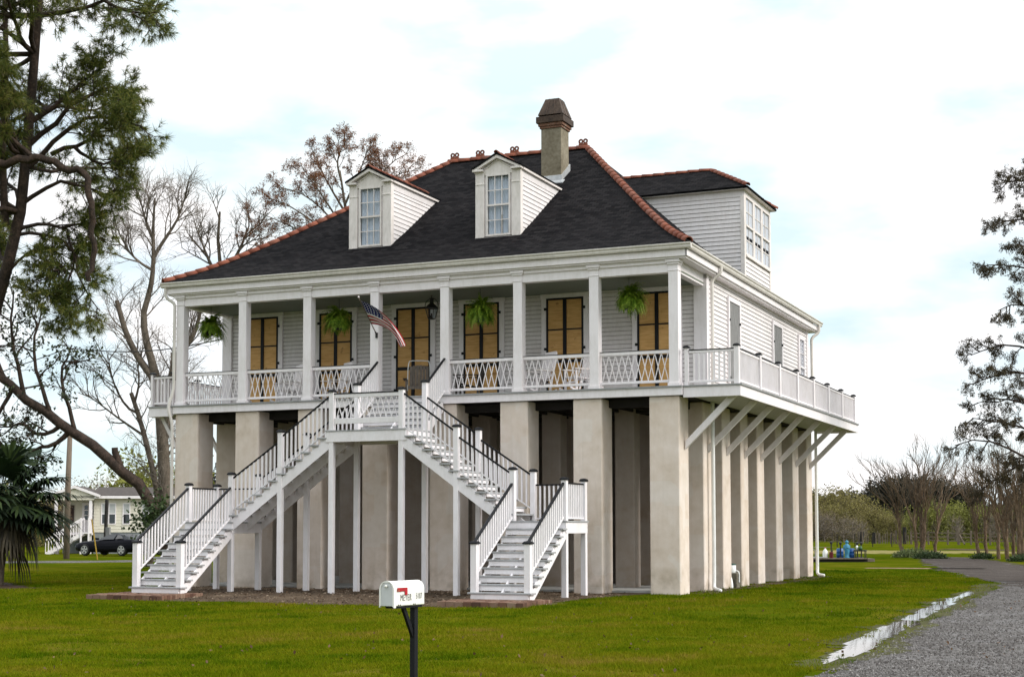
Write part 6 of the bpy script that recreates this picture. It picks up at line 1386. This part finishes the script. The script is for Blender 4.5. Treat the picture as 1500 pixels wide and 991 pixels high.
tag(place('grass', setmesh('grass', V, np.arange(3*n), [3]*n, M_BLADE)), 'short mown lawn grass', 'grass', kind='stuff')
n = 80000; dd = 12*np.exp(rng.rand(n)*math.log(45/12)); uu = rng.uniform(1050, 1800, n); X_ = CAM[0]+dd*(_F[0]+_R[0]*(uu-750)/FPX); Y_ = CAM[1]+dd*(_F[1]+_R[1]*(uu-750)/FPX); ok = inpoly(X_, Y_, drive) & ~inpoly(X_, Y_, puddle); X_, Y_ = X_[ok], Y_[ok]; n = len(X_)
oct_ = np.array([(1, 0, 0), (-1, 0, 0), (0, 1, 0), (0, -1, 0), (0, 0, 1), (0, 0, -1)], float); of = np.array([(0, 2, 4), (2, 1, 4), (1, 3, 4), (3, 0, 4), (2, 0, 5), (1, 2, 5), (3, 1, 5), (0, 3, 5)])
s = (.005+.014*rng.rand(n)**3)[:, None, None]; V = oct_[None]*s*(.7+.6*rng.rand(n, 6, 1))+np.stack([X_, Y_, gz(Y_)+.008], -1)[:, None, :]; F = (of[None]+6*np.arange(n)[:, None, None]).reshape(-1, 3)
tag(place('loose_gravel', setmesh('loose_gravel', V.reshape(-1, 3), F.ravel(), [3]*len(F), M_STONE)), 'loose grey gravel stones on the drive', 'gravel', kind='stuff')

n = 1500; dd = 12*np.exp(rng.rand(n)*math.log(45/12)); uu = rng.uniform(-200, 1700, n); X_ = CAM[0]+dd*(_F[0]+_R[0]*(uu-750)/FPX); Y_ = CAM[1]+dd*(_F[1]+_R[1]*(uu-750)/FPX); ok = ~((X_ > -.3) & (X_ < 15) & (Y_ > -.3)) & (vnoise(X_, Y_, .3, 41) > .45); P_ = np.stack([X_, Y_, gz(Y_)+.018], -1)[ok]
V, F = leafquads(rng, P_, .055, .6); tag(leafmesh('fallen_leaves', V, F, leafmat('dry_brown_leaves', [(.3, (.06, .03, .015)), (.7, (.16, .09, .045))], .1), None, (0, 0, 0)), 'dry brown fallen leaves scattered over the lawn', 'leaves', kind='stuff')

n = 5000; X_ = rng.uniform(.5, 13.5, n); Y_ = rng.uniform(-6.2, .5, n); ok = inpoly(X_, Y_, bed) & ~((X_ > 1.5) & (X_ < 3.8) & (Y_ < -4.3)) & ~((X_ > 11) & (X_ < 13.1) & (Y_ < -4.3)); P_ = np.stack([X_, Y_, gz(Y_)+.012], -1)[ok]
V, F = leafquads(rng, P_, .07, .5); V[:, 2] = np.clip(V[:, 2], gz(V[:, 1])+.006, gz(V[:, 1])+.03); tag(leafmesh('ground_litter', V, F, leafmat('tan_litter', [(.3, (.05, .03, .02)), (.55, (.15, .10, .065)), (.8, (.34, .27, .20))], 0.0, .9), None, (0, 0, 0)), 'brown and tan litter lying on the bare dirt under the stairs', 'litter', kind='stuff')
